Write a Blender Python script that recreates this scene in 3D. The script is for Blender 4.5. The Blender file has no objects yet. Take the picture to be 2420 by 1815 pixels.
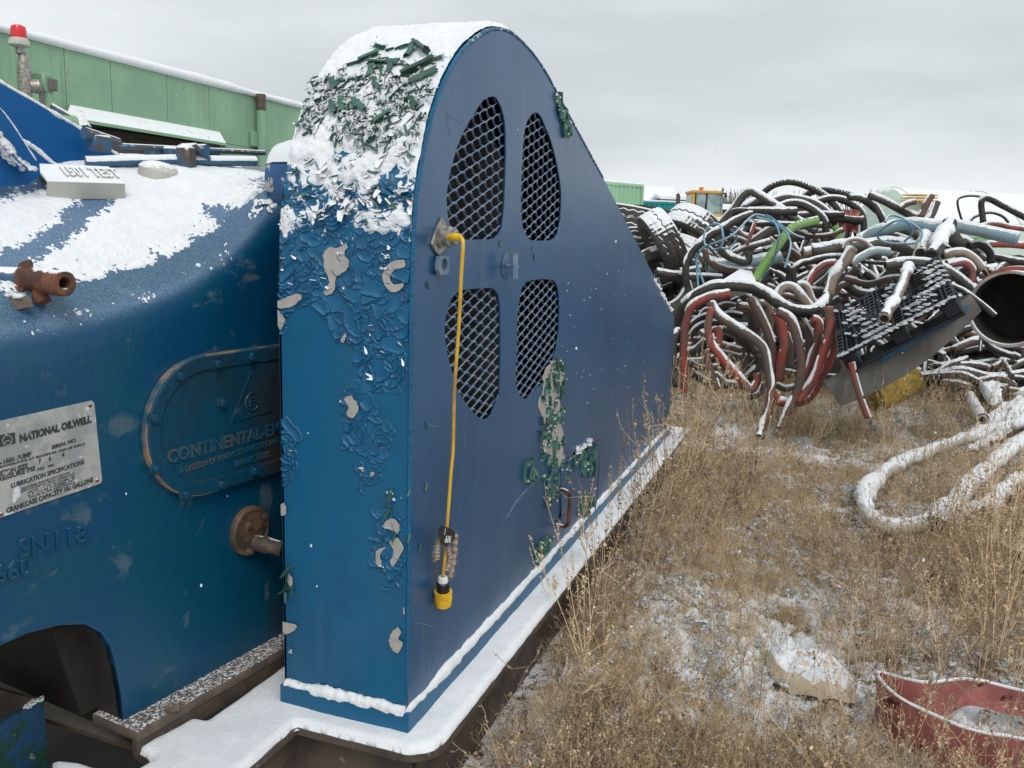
import bpy, math, random
import numpy as np
from mathutils import Vector, Matrix
rad = math.radians
rng = np.random.default_rng(7); random.seed(7)
SC = bpy.context.scene
COL = SC.collection
# ---------------------------------------------------------------- camera, sky, sun
FPX, CX, CY = 1870.0, 1106.0, 829.5            # lens in units of a 2212-wide frame
YAW, PIT, ROL = rad(19.92), rad(9.8), rad(-1.737)
fw = np.array([math.cos(PIT)*math.cos(YAW), math.cos(PIT)*math.sin(YAW), -math.sin(PIT)])
rt = np.array([math.sin(YAW), -math.cos(YAW), 0.0]); dn = np.cross(fw, rt)
c_, s_ = math.cos(ROL), math.sin(ROL)
CM = np.array([c_*rt+s_*dn, -s_*rt+c_*dn, fw])
def ray(px, py): return CM.T @ np.array([(px-CX)/FPX, (py-CY)/FPX, 1.0])
EYE = ray(876.8, 1578); EYE = -EYE*(1.35/(-EYE[2]))
cam = bpy.data.objects.new('camera', bpy.data.cameras.new('camera')); COL.objects.link(cam)
cam.data.sensor_width = 36; cam.data.lens = FPX/2212*36; cam.data.clip_end = 4000; cam.data.clip_start = 0.05
Rm = Matrix([list(CM[0]), list(-CM[1]), list(-CM[2])]).transposed()
cam.matrix_world = Matrix.Translation(Vector(EYE)) @ Rm.to_4x4()
SC.camera = cam
SC.cycles.max_bounces = 4; SC.cycles.diffuse_bounces = 2; SC.cycles.glossy_bounces = 2

SUN_EL, SUN_AZ = rad(48), rad(235)
W = bpy.data.worlds.new('World'); SC.world = W; W.use_nodes = True
nt = W.node_tree; nt.nodes.clear()
def N(t, typ, **kw):
    n = t.nodes.new(typ)
    for k, v in kw.items(): setattr(n, k, v)
    return n
wo = N(nt, 'ShaderNodeOutputWorld'); sk = N(nt, 'ShaderNodeTexSky', sky_type='NISHITA', sun_disc=False)
sk.sun_elevation = SUN_EL; sk.sun_rotation = SUN_AZ
b1 = N(nt, 'ShaderNodeBackground'); b1.inputs[1].default_value = 0.08
nt.links.new(sk.outputs[0], b1.inputs[0])
tc = N(nt, 'ShaderNodeTexCoord'); mp = N(nt, 'ShaderNodeMapping'); mp.inputs['Scale'].default_value = (1.2, 1.2, 5.5)
mp.inputs['Rotation'].default_value = (rad(4), rad(-3), 0)
nz = N(nt, 'ShaderNodeTexNoise'); nz.inputs['Scale'].default_value = 1.3; nz.inputs['Detail'].default_value = 5; nz.inputs['Roughness'].default_value = .5
nt.links.new(tc.outputs['Generated'], mp.inputs[0]); nt.links.new(mp.outputs[0], nz.inputs['Vector'])
cr = N(nt, 'ShaderNodeValToRGB'); cr.color_ramp.elements[0].position = .36; cr.color_ramp.elements[0].color = (.535, .57, .585, 1)
cr.color_ramp.elements[1].position = .66; cr.color_ramp.elements[1].color = (.755, .79, .80, 1)
nt.links.new(nz.outputs[0], cr.inputs[0])
b2 = N(nt, 'ShaderNodeBackground'); b2.inputs[1].default_value = 1.0
nt.links.new(cr.outputs[0], b2.inputs[0])
mx = N(nt, 'ShaderNodeMixShader'); mx.inputs[0].default_value = .93
nt.links.new(b1.outputs[0], mx.inputs[1]); nt.links.new(b2.outputs[0], mx.inputs[2]); nt.links.new(mx.outputs[0], wo.inputs[0])
sl = bpy.data.lights.new('sun', 'SUN'); sl.energy = 1.15; sl.angle = rad(25); sl.color = (1, .97, .93)
sun = bpy.data.objects.new('sun', sl); COL.objects.link(sun)
sd = Vector((math.cos(SUN_EL)*math.sin(SUN_AZ), math.cos(SUN_EL)*math.cos(SUN_AZ), math.sin(SUN_EL)))
sun.rotation_euler = (-sd).to_track_quat('-Z', 'Y').to_euler()
vs = SC.view_settings; SC.display_settings.display_device = 'sRGB'
vs.view_transform = 'Standard'; vs.look = 'None'; vs.exposure = 0.30; vs.gamma = 1; vs.use_curve_mapping = False

# ---------------------------------------------------------------- geometry helpers
def onpl(px, py, n, d):
    v = ray(px, py); n = np.array(n, float); return EYE + (d - n@EYE)/(n@v)*v
def side(px, py, y=0.): return onpl(px, py, (0, 1, 0), y)
def frt(px, py, x=0.): return onpl(px, py, (1, 0, 0), x)
def hz(px, py, z=0.): return onpl(px, py, (0, 0, 1), z)
def dep(px, py, D): return EYE + ray(px, py)*D
def proj(P):
    q = (np.asarray(P)-EYE) @ CM.T
    return np.stack([CX+FPX*q[..., 0]/q[..., 2], CY+FPX*q[..., 1]/q[..., 2]], -1)
def crop(x0, y0, sc): return lambda pts: [(((x0+a/sc)*2212/2420), ((y0+b/sc)*1659/1815)) for a, b in pts]
k1 = crop(0, 0, 3.16); k2 = crop(0, 500, 3.16); k3 = crop(0, 900, 3.16); k4 = crop(0, 1290, 3.16)
k5 = crop(600, 0, 3.16); k6 = crop(600, 450, 3.16); k7 = crop(600, 900, 3.16); k8 = crop(600, 1290, 3.16)
q1 = crop(1200, 100, 4.424); q2 = crop(1400, 380, 4.424); q3 = crop(1920, 380, 4.424); q4 = crop(1550, 630, 4.424)
q5 = crop(1920, 700, 4.424); q6 = crop(1200, 850, 3.16); q7 = crop(1720, 950, 3.16); q9 = crop(1560, 400, 4.424)

def hsh(i, j, k):
    n = (i*374761393 + j*668265263 + k*1442695041) & 0xffffffff
    n = ((n ^ (n >> 13))*1274126177) & 0xffffffff
    return ((n ^ (n >> 16)) & 0xffff)/65535.0
def vnoise(P):
    P = np.asarray(P, float); f = np.floor(P).astype(np.int64); t = P-f; t = t*t*(3-2*t); r = 0
    for a in (0, 1):
        for b in (0, 1):
            for c in (0, 1):
                w = (t[..., 0] if a else 1-t[..., 0])*(t[..., 1] if b else 1-t[..., 1])*(t[..., 2] if c else 1-t[..., 2])
                r = r + w*hsh(f[..., 0]+a, f[..., 1]+b, f[..., 2]+c)
    return r
def fbm(P, o=4):
    P = np.asarray(P, float); s = 0; w = .5; tot = 0
    for i in range(o): s = s + w*vnoise(P*2**i + 17.3*i); tot += w; w *= .5
    return s/tot
def sstep(a, b, x): t = np.clip((x-a)/(b-a), 0, 1); return t*t*(3-2*t)
def nrm(v): v = np.asarray(v, float); return v/(np.linalg.norm(v)+1e-12)
def spline(pts, n):
    P = np.array(pts, float)
    if len(P) == 2: return P[0]+(P[1]-P[0])*np.linspace(0, 1, n)[:, None]
    Q = np.vstack([2*P[0]-P[1], P, 2*P[-1]-P[-2]]); L = np.r_[0, np.cumsum(np.linalg.norm(np.diff(P, axis=0), axis=1))]
    out = []
    for u in np.linspace(0, L[-1], n):
        i = min(np.searchsorted(L, u, 'right')-1, len(P)-2); t = (u-L[i])/max(L[i+1]-L[i], 1e-9)
        a, b, c, d = Q[i:i+4]
        out.append(.5*((2*b)+(c-a)*t+(2*a-5*b+4*c-d)*t*t+(3*b-a-3*c+d)*t**3))
    return np.array(out)
WL = {}
class MB:
    def __init__(s): s.v = []; s.f = []; s.n = 0
    def add(s, V, Fc):
        V = np.asarray(V, float).reshape(-1, 3); s.v.append(V)
        for f in Fc: s.f.append([int(i)+s.n for i in f])
        s.n += len(V); return s
    def grid(s, G, cu=False, cv=False):
        a, b = G.shape[:2]; F = []
        for i in range(a if cu else a-1):
            for j in range(b if cv else b-1):
                F.append((i*b+j, i*b+(j+1) % b, ((i+1) % a)*b+(j+1) % b, ((i+1) % a)*b+j))
        return s.add(G.reshape(-1, 3), F)
    def box(s, lo, hi, X=None, bev=0.0):
        lo = np.array(lo, float); hi = np.array(hi, float)
        if bev <= 0:
            V = np.array([[(lo, hi)[i][0], (lo, hi)[j][1], (lo, hi)[k][2]] for i in (0, 1) for j in (0, 1) for k in (0, 1)])
            F = [(0, 1, 3, 2), (4, 6, 7, 5), (0, 4, 5, 1), (2, 3, 7, 6), (0, 2, 6, 4), (1, 5, 7, 3)]
        else:
            b = bev; x0, y0, z0 = lo; x1, y1, z1 = hi
            V = []; 
            for (z, i) in ((z0, b), (z0+b, 0), (z1-b, 0), (z1, b)):
                V += [(x0+b+i*.0, y0+i, z), (x1-b, y0+i, z), (x1-i, y0+b, z), (x1-i, y1-b, z), (x1-b, y1-i, z), (x0+b, y1-i, z), (x0+i, y1-b, z), (x0+i, y0+b, z)]
            V = np.array(V); F = [tuple(range(7, -1, -1)), tuple(range(24, 32))]
            for l in range(3):
                for j in range(8): F.append((l*8+j, l*8+(j+1) % 8, l*8+8+(j+1) % 8, l*8+8+j))
        if X is not None: V = (np.c_[V, np.ones(len(V))] @ np.array(X).T)[:, :3]
        return s.add(V, F)
    def tube(s, P, r, seg=10, cap=True, up=None, wob=0.):
        P = np.asarray(P, float); n = len(P); r = np.broadcast_to(r, (n,)) if np.ndim(r) < 2 else r
        T = np.gradient(P, axis=0); T /= np.linalg.norm(T, axis=1)[:, None]+1e-12
        A = np.zeros((n, 3)); a = np.array([0, 0, 1.]) if abs(T[0][2]) < .9 else np.array([1., 0, 0])
        for i in range(n):
            a = a - T[i]*(a@T[i]); a /= np.linalg.norm(a)+1e-12; A[i] = a
        B = np.cross(T, A); th = np.linspace(0, 2*np.pi, seg, endpoint=False)
        G = P[:, None]+(A[:, None]*np.cos(th)[None, :, None]+B[:, None]*np.sin(th)[None, :, None])*np.asarray(r)[:, None, None]
        if wob: G = G+(vnoise(G*9)-.5)[..., None]*wob
        s.grid(G, cv=True)
        if cap:
            s.f.append([s.n-n*seg+j for j in range(seg)][::-1]); s.f.append([s.n-seg+j for j in range(seg)])
        return s
    def lathe(s, prof, o, ax, seg=24, a0=0, a1=2*np.pi):
        ax = nrm(ax); u = nrm(np.cross(ax, (0, 0, 1) if abs(ax[2]) < .9 else (1, 0, 0))); w = np.cross(ax, u)
        full = abs(a1-a0-2*np.pi) < 1e-6; th = np.linspace(a0, a1, seg, endpoint=not full)
        G = np.array([[np.array(o)+ax*h+(u*math.cos(t)+w*math.sin(t))*r for t in th] for r, h in prof])
        return s.grid(G, cv=full)
    def prism(s, P2, o, ex, ey, ez, t):
        n = len(P2); o, ex, ey, ez = map(np.asarray, (o, ex, ey, ez))
        A = np.array([o+ex*a+ey*b for a, b in P2]); V = np.vstack([A, A+ez*t])
        return s.add(V, [tuple(range(n))[::-1], tuple(range(n, 2*n))]+[(i, (i+1) % n, n+(i+1) % n, n+i) for i in range(n)])
    def arr(s): return np.vstack(s.v) if s.v else np.zeros((0, 3))
    def build(s, name, mat=None, parent=None, smooth=False, local=False, **kw):
        V = s.arr()
        if parent is not None and not local: V = V-np.array(WL.get(parent.name, (0, 0, 0)))
        me = bpy.data.meshes.new(name); me.from_pydata(V.tolist(), [], s.f); me.update()
        if smooth:
            me.polygons.foreach_set('use_smooth', [True]*len(me.polygons))
            if smooth != 2: me.set_sharp_from_angle(angle=rad(40))
        if mat: me.materials.append(mat)
        o = bpy.data.objects.new(name, me); COL.objects.link(o)
        if parent: o.parent = parent; WL[o.name] = WL.get(parent.name, (0, 0, 0))
        tag(o, **kw); return o
def tag(o, label=None, cat=None, group=None, kind=None):
    if label: o['label'] = label
    if cat: o['category'] = cat
    if group: o['group'] = group
    if kind: o['kind'] = kind
    return o
def thing(name, label, cat, loc=(0, 0, 0), group=None):
    o = bpy.data.objects.new(name, None); COL.objects.link(o); o.location = loc; o.empty_display_size = .2
    WL[o.name] = tuple(loc); return tag(o, label, cat, group)
def fromcurve(cu, bev=0):
    ob = bpy.data.objects.new('tmp', cu); me = bpy.data.meshes.new_from_object(ob)
    V = np.zeros(len(me.vertices)*3); me.vertices.foreach_get('co', V); F = [tuple(p.vertices) for p in me.polygons]
    bpy.data.objects.remove(ob); bpy.data.meshes.remove(me); return V.reshape(-1, 3), F
def plate(loops, thick, bev=0.0):
    cu = bpy.data.curves.new('c', 'CURVE'); cu.dimensions = '2D'; cu.fill_mode = 'BOTH'; cu.extrude = thick/2-bev; cu.bevel_depth = bev; cu.bevel_resolution = 1
    if bev: cu.offset = -bev
    for L in loops:
        sp = cu.splines.new('POLY'); sp.points.add(len(L)-1); sp.use_cyclic_u = True
        for i, (a, b) in enumerate(L): sp.points[i].co = (a, b, 0, 1)
    return fromcurve(cu)
def text(t, size, ext=.001, align='LEFT', bold=0.0, xs=1.0):
    cu = bpy.data.curves.new('t', 'FONT'); cu.body = t; cu.size = size; cu.extrude = ext; cu.align_x = align; cu.resolution_u = 2; cu.offset = bold
    V, F = fromcurve(cu); V[:, 0] *= xs; return V, F
def mapf(V, o, ex, ey, ez): return np.asarray(o)+V[:, :1]*np.asarray(ex)+V[:, 1:2]*np.asarray(ey)+V[:, 2:]*np.asarray(ez)

# ---------------------------------------------------------------- materials
def mat(name, c, rough=.55, metal=0., c2=None, s2=3., lo=.42, hi=.6, c3=None, s3=12., l3=.58, h3=.66, snow=None, sn_s=60, sn_amp=.5,
        bump=.0, bs=60., spec=.5, stretch=(1, 1, 1), rnd=0., coat=0., obj=False, rain=None, frost_sky=None, grime=None, wave=None):
    m = bpy.data.materials.new(name); m.use_nodes = True; t = m.node_tree; p = t.nodes['Principled BSDF']; L = t.links.new
    g = N(t, 'ShaderNodeNewGeometry'); pos = g.outputs['Position']
    if obj: pos = N(t, 'ShaderNodeTexCoord').outputs['Object']
    mp = N(t, 'ShaderNodeMapping'); mp.inputs['Scale'].default_value = stretch; L(pos, mp.inputs[0])
    def noise(sc, det=4, vec=mp.outputs[0], r=.6, dist=0.):
        n = N(t, 'ShaderNodeTexNoise'); n.inputs['Scale'].default_value = sc; n.inputs['Detail'].default_value = det
        n.inputs['Roughness'].default_value = r; n.inputs['Distortion'].default_value = dist; L(vec, n.inputs['Vector']); return n.outputs[0]
    def ramp(v, a, b):
        r = N(t, 'ShaderNodeMapRange', interpolation_type='SMOOTHSTEP'); r.inputs[1].default_value = a; r.inputs[2].default_value = b; L(v, r.inputs[0]); return r.outputs[0]
    def mixc(f, a, b):
        x = N(t, 'ShaderNodeMix', data_type='RGBA'); L(f, x.inputs[0]) if not isinstance(f, float) else setattr(x.inputs[0], 'default_value', f)
        for k, v in ((6, a), (7, b)):
            if isinstance(v, tuple): x.inputs[k].default_value = (*v, 1)
            else: L(v, x.inputs[k])
        return x.outputs[2]
    col = (lambda c: (lambda r: (setattr(r.outputs[0], 'default_value', (*c, 1)), r.outputs[0])[1])(N(t, 'ShaderNodeRGB')))(c)
    ro = None
    if c2: col = mixc(ramp(noise(s2), lo, hi), col, c2)
    if rain:   # vertical runs of grime
        m2 = N(t, 'ShaderNodeMapping'); m2.inputs['Scale'].default_value = (9, 9, .7); L(pos, m2.inputs[0])
        col = mixc(ramp(noise(2.0, 4, m2.outputs[0]), .52, .78), col, rain)
    if c3:
        f3 = ramp(noise(s3, 5, dist=.4), l3, h3); col = mixc(f3, col, c3)
        r3 = N(t, 'ShaderNodeMapRange'); r3.inputs[3].default_value = rough; r3.inputs[4].default_value = .85; L(f3, r3.inputs[0]); ro = r3.outputs[0]
    if rnd:
        oi = N(t, 'ShaderNodeObjectInfo'); hs = N(t, 'ShaderNodeHueSaturation'); mr = N(t, 'ShaderNodeMapRange')
        mr.inputs[3].default_value = 1-rnd; mr.inputs[4].default_value = 1+rnd; L(oi.outputs['Random'], mr.inputs[0]); L(mr.outputs[0], hs.inputs['Value']); L(col, hs.inputs['Color']); col = hs.outputs[0]
    if grime:   # caked oily dirt towards one place: (axis direction, start, end, colour)
        ax_, g0, g1, gc = grime; vm = N(t, 'ShaderNodeVectorMath', operation='DOT_PRODUCT'); L(g.outputs['Position'], vm.inputs[0]); vm.inputs[1].default_value = ax_
        mg = N(t, 'ShaderNodeMath', operation='MULTIPLY_ADD'); L(noise(5, 6, g.outputs['Position']), mg.inputs[0]); mg.inputs[1].default_value = .38; L(vm.outputs['Value'], mg.inputs[2]); col = mixc(ramp(mg.outputs[0], g0+.19, g1+.19), col, gc)
    if frost_sky:   # thin snow grains plus sky reflection painted pale blue on upward faces
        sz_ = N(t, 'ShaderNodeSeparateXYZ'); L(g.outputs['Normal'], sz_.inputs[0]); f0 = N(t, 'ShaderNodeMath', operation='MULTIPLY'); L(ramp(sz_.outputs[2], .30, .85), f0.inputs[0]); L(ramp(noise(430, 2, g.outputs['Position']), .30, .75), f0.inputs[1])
        f1 = N(t, 'ShaderNodeMath', operation='MULTIPLY'); L(f0.outputs[0], f1.inputs[0]); f1.inputs[1].default_value = frost_sky; col = mixc(f1.outputs[0], col, (.47, .62, .86))
    if snow is not None:
        sx = N(t, 'ShaderNodeSeparateXYZ'); L(g.outputs['Normal'], sx.inputs[0])
        nn = noise(sn_s, 5, g.outputs['Position'], .65); ma = N(t, 'ShaderNodeMath', operation='MULTIPLY_ADD'); L(nn, ma.inputs[0]); ma.inputs[1].default_value = sn_amp
        L(sx.outputs[2], ma.inputs[2]); f = ramp(ma.outputs[0], snow+sn_amp*.5-.06, snow+sn_amp*.5+.06); col = mixc(f, col, (.84, .86, .88))
        r3 = N(t, 'ShaderNodeMix'); L(f, r3.inputs[0]); r3.inputs[2].default_value = rough; r3.inputs[3].default_value = .9
        if ro: L(ro, r3.inputs[2])
        ro = r3.outputs[0]
    L(col, p.inputs['Base Color']); p.inputs['Roughness'].default_value = rough; p.inputs['Metallic'].default_value = metal
    if ro: L(ro, p.inputs['Roughness'])
    p.inputs['Specular IOR Level'].default_value = spec; p.inputs['Coat Weight'].default_value = coat
    if bump:
        b = N(t, 'ShaderNodeBump'); b.inputs['Strength'].default_value = bump; b.inputs['Distance'].default_value = .01
        L(noise(bs, 6), b.inputs['Height']); L(b.outputs[0], p.inputs['Normal'])
        if wave:
            b2_ = N(t, 'ShaderNodeBump'); b2_.inputs['Strength'].default_value = wave[1]; b2_.inputs['Distance'].default_value = .02; L(noise(wave[0], 2), b2_.inputs['Height']); L(b2_.outputs[0], b.inputs['Normal'])
    return m
M = {}
M['snow'] = mat('snow', (.83, .86, .89), .85, c2=(.88, .90, .92), s2=20, bump=.5, bs=140, spec=.3)
M['guard_front'] = mat('blue_paint_front', (.0, .105, .225), .42, c2=(.002, .08, .18), s2=2.2, c3=(.05, .14, .18), s3=30, l3=.70, h3=.76, bump=.10, bs=40, rain=(.010, .10, .19), wave=(3.2, .22))
M['guard_side'] = mat('blue_paint_side', (.017, .088, .205), .31, c2=(.011, .070, .170), s2=1.6, lo=.4, hi=.62, c3=(.015, .025, .035), s3=48, l3=.70, h3=.74, bump=.10, bs=45, rain=(.035, .105, .20), spec=.65, wave=(2.6, .30))
M['mesh_blue'] = mat('mesh_blue_paint', (.12, .20, .32), .45, c2=(.20, .26, .32), s2=20, c3=(.05, .05, .05), s3=40, l3=.6, h3=.7, bump=.2)
M['pump'] = mat('pump_paint', (.0, .060, .145), .36, wave=(5, .13), frost_sky=.5, grime=((.99, -.137, -.10), .10, .36, (.035, .027, .022)), c2=(.0, .068, .125), s2=2.2, lo=.45, hi=.58, c3=(.055, .11, .16), s3=9, l3=.60, h3=.70, bump=.16, bs=60, spec=.55)
M['cover'] = mat('cover_paint', (.003, .062, .115), .4, grime=((.99, -.137, 0), .02, .24, (.05, .042, .036)), c2=(.01, .05, .085), s2=3, lo=.45, hi=.62, c3=(.12, .12, .11), s3=18, l3=.66, h3=.74, bump=.25, bs=40)
M['primer'] = mat('grey_primer', (.42, .39, .36), .75, c2=(.36, .34, .32), s2=30, bump=.1)
M['green_flake'] = mat('green_flake', (.035, .105, .078), .5, c2=(.055, .14, .11), s2=40, rnd=.35, spec=.4, snow=.94, sn_s=90, sn_amp=.5)
M['blue_flake'] = mat('blue_flake', (.012, .15, .34), .42, c2=(.006, .11, .27), s2=20, rnd=.12, snow=.90, sn_s=80, sn_amp=.6)
M['snow_flake'] = mat('snowy_flake', (.028, .085, .062), .6, c2=(.04, .11, .08), s2=14, snow=.05, sn_s=60, sn_amp=.5)
M['steel_brown'] = mat('weathered_brown_steel', (.10, .075, .055), .75, c2=(.06, .045, .035), s2=6, c3=(.2, .17, .14), s3=25, l3=.6, h3=.7, bump=.3)
M['steel_dirty'] = mat('snow_speckled_steel', (.16, .12, .09), .8, c2=(.10, .08, .065), s2=10, bump=.4, snow=1.03, sn_s=150, sn_amp=.9)
M['dark'] = mat('dark_grime_and_shade', (.018, .015, .013), .9, c2=(.03, .024, .02), s2=8)  # grime tone, also used for the painted shade of the hatch gap
M['rust'] = mat('rust', (.19, .075, .04), .85, c2=(.08, .04, .03), s2=18, bump=.5, snow=.8, sn_s=60, sn_amp=.5)
M['rod_blue'] = mat('snowy_blue_steel', (.04, .12, .22), .5, c2=(.09, .07, .06), s2=14, snow=.45, sn_s=50, sn_amp=.5, bump=.2)
M['rod_snowy'] = mat('snow_laden_steel', (.04, .12, .22), .5, snow=.0, sn_s=60, sn_amp=.4)
M['silver'] = mat('dull_aluminium', (.50, .50, .47), .5, .25, c2=(.36, .37, .36), s2=18, c3=(.75, .77, .78), s3=22, l3=.62, h3=.68, bump=.15)
M['ink'] = mat('black_ink', (.045, .05, .055), .6, c2=(.40, .40, .38), s2=38, lo=.60, hi=.68)
M['ink_light'] = mat('white_ink', (.7, .72, .72), .6)
M['yellow'] = mat('yellow_cord', (.78, .46, .03), .45, c2=(.42, .22, .07), s2=6, lo=.45, hi=.7)
M['yellow2'] = mat('yellow_plug', (.85, .50, .01), .4, c2=(.6, .34, .02), s2=20)
M['black'] = mat('black_plastic', (.012, .012, .013), .45, bump=.1)
M['metal'] = mat('bare_metal', (.42, .40, .36), .45, .6, c2=(.25, .23, .2), s2=40)
M['brass'] = mat('brass', (.55, .42, .16), .35, .9)
M['fuzz'] = mat('fibre_rag', (.30, .23, .18), .95, c2=(.42, .34, .28), s2=60)
M['green_paint'] = mat('pale_green_paint', (.27, .46, .29), .55, c2=(.22, .38, .25), s2=.9, c3=(.28, .24, .12), s3=5, l3=.62, h3=.75, rain=(.16, .29, .18), bump=.05, snow=.8)
M['green_snow'] = mat('green_awning', (.27, .46, .29), .55, c2=(.24, .42, .27), s2=.6, snow=.78, sn_s=14, sn_amp=.8)
M['panel_grey'] = mat('brown_grey_panel', (.16, .145, .135), .7, c2=(.13, .12, .11), s2=2)
M['rubber_strip'] = mat('dark_rubber', (.05, .03, .02), .7)
M['red_lens'] = mat('red_lens', (.72, .015, .02), .25, c2=(.6, .01, .015), s2=20, coat=.5)
M['cream'] = mat('cream_paint', (.52, .52, .46), .55, c2=(.42, .43, .38), s2=8, c3=(.04, .09, .16), s3=26, l3=.72, h3=.74, snow=.7, sn_amp=.7)
M['greenblue'] = mat('chipped_green_blue', (.02, .075, .06), .5, c2=(.02, .08, .17), s2=16, lo=.45, hi=.52, c3=(.28, .26, .18), s3=22, l3=.62, h3=.66, bump=.4)
M['tire'] = mat('tire_rubber', (.045, .042, .04), .8, c2=(.075, .068, .06), s2=4, snow=.36, sn_s=5, sn_amp=.5, bump=.2)
M['tire_side'] = M['tire']
M['glass'] = mat('cab_glass', (.16, .22, .22), .12, c2=(.30, .38, .38), s2=1.5, spec=.9)
M['loader_yellow'] = mat('loader_yellow', (.62, .36, .06), .5, c2=(.5, .28, .05), s2=1.5, snow=.8)
M['container_green'] = mat('container_green', (.30, .52, .34), .55, c2=(.27, .47, .30), s2=1, rain=(.24, .42, .27), snow=.7, sn_s=4)
M['teal'] = mat('teal_paint', (.0, .23, .24), .5, c2=(.0, .19, .2), s2=1, snow=.7, sn_s=4)
M['navy'] = mat('navy_paint', (.028, .025, .085), .5, snow=.6, sn_s=4)
M['tank'] = mat('pale_green_tank', (.42, .53, .45), .45, c2=(.47, .57, .49), s2=2, snow=.62, sn_s=3.5, sn_amp=.5)
M['far_tree'] = mat('bare_trees', (.17, .15, .14), .9)
M['palletblack'] = mat('pallet_plastic', (.010, .013, .018), .4, c2=(.015, .02, .03), s2=6, snow=1.12, sn_s=9, sn_amp=.75)
M['chan'] = mat('grey_beam', (.15, .14, .125), .55, .1, c2=(.11, .10, .09), s2=3, rain=(.19, .18, .16))
M['ymesh'] = mat('yellow_mesh', (.42, .27, .03), .7, c2=(.25, .17, .03), s2=14)
M['tarp'] = mat('blue_tarp', (.03, .12, .22), .6, snow=.85)
M['strap_red'] = mat('red_rubber', (.46, .16, .145), .65, c2=(.30, .10, .09), s2=7, c3=(.06, .02, .02), s3=16, l3=.6, h3=.66, bump=.3, bs=15, rain=(.33, .11, .10))
M['cloth'] = mat('snowy_cloth', (.58, .47, .33), .95, c2=(.74, .66, .54), s2=9, snow=.8, sn_s=30, sn_amp=.6, bump=.4)
def hosemat(n, a, b, **k): return mat('hose_'+n, a, .6, c2=b, s2=3.5, c3=tuple(.72*q+.28*w for q, w in zip(b, (.15, .12, .09))), s3=7, l3=.5, h3=.75, bump=.15, bs=20, snow=k.get('snow', .78), sn_s=26, sn_amp=.6)
M['h_red'] = hosemat('red', (.30, .055, .042), (.15, .065, .05)); M['h_brown'] = hosemat('brown', (.12, .062, .046), (.075, .058, .046))
M['h_black'] = hosemat('black', (.016, .015, .014), (.035, .031, .027)); M['h_olive'] = hosemat('olive', (.07, .064, .05), (.045, .04, .034))
M['h_blue'] = hosemat('blue', (.17, .27, .32), (.24, .31, .33)); M['h_green'] = hosemat('green', (.17, .33, .08), (.22, .38, .13), snow=.8)
M['h_tan'] = hosemat('tan', (.26, .21, .16), (.19, .15, .12)); M['h_white'] = hosemat('white', (.55, .53, .46), (.45, .42, .35)); M['h_pink'] = hosemat('pink', (.32, .20, .19), (.26, .18, .17))
M['rope'] = mat('blue_rope', (.13, .30, .42), .6, c2=(.19, .34, .42), s2=20, snow=.85)
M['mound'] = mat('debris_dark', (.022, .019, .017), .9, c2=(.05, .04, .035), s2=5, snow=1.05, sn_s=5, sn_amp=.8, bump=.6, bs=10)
M['straw'] = mat('straw', (.68, .54, .34), .8, rnd=.5, c2=(.45, .33, .20), s2=25)
M['straw2'] = mat('weed', (.62, .48, .30), .8, rnd=.35, c2=(.44, .31, .20), s2=12)
M['straw3'] = mat('brown_weed', (.16, .095, .07), .85, rnd=.4)
M['seed'] = mat('seed_heads', (.40, .30, .19), .9, rnd=.4)
# ground: dirt, litter and patchy snow
g = bpy.data.materials.new('ground_snow_dirt'); g.use_nodes = True; t = g.node_tree; L = t.links.new; p = t.nodes['Principled BSDF']
ge = N(t, 'ShaderNodeNewGeometry')
def gn(sc, d=5, r=.6):
    n = N(t, 'ShaderNodeTexNoise'); n.inputs['Scale'].default_value = sc; n.inputs['Detail'].default_value = d; n.inputs['Roughness'].default_value = r; L(ge.outputs[0], n.inputs['Vector']); return n.outputs[0]
def gm(f, a, b):
    x = N(t, 'ShaderNodeMix', data_type='RGBA'); L(f, x.inputs[0])
    for k, v in ((6, a), (7, b)):
        if isinstance(v, tuple): x.inputs[k].default_value = (*v, 1)
        else: L(v, x.inputs[k])
    return x.outputs[2]
def gr(v, a, b): r = N(t, 'ShaderNodeMapRange', interpolation_type='SMOOTHSTEP'); r.inputs[1].default_value = a; r.inputs[2].default_value = b; L(v, r.inputs[0]); return r.outputs[0]
soil = gm(gr(gn(45), .35, .65), (.055, .038, .025), (.26, .19, .12))
sp = N(t, 'ShaderNodeSeparateXYZ'); L(ge.outputs[0], sp.inputs[0])
far = N(t, 'ShaderNodeMapRange'); far.inputs[1].default_value = 9; far.inputs[2].default_value = 14; far.inputs[3].default_value = 0; far.inputs[4].default_value = .35; L(sp.outputs[0], far.inputs[0])
a1 = N(t, 'ShaderNodeMath', operation='MULTIPLY_ADD'); L(gn(1.6, 4), a1.inputs[0]); a1.inputs[1].default_value = .9; L(far.outputs[0], a1.inputs[2])
a2 = N(t, 'ShaderNodeMath', operation='MULTIPLY_ADD'); L(gn(24, 6, .7), a2.inputs[0]); a2.inputs[1].default_value = .8; L(a1.outputs[0], a2.inputs[2])
L(gm(gr(a2.outputs[0], .80, .88), soil, (.82, .85, .88)), p.inputs['Base Color']); p.inputs['Roughness'].default_value = .9
bb = N(t, 'ShaderNodeBump'); bb.inputs['Strength'].default_value = .8; bb.inputs['Distance'].default_value = .02; L(gn(60), bb.inputs['Height']); L(bb.outputs[0], p.inputs['Normal'])
M['ground'] = g

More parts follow.
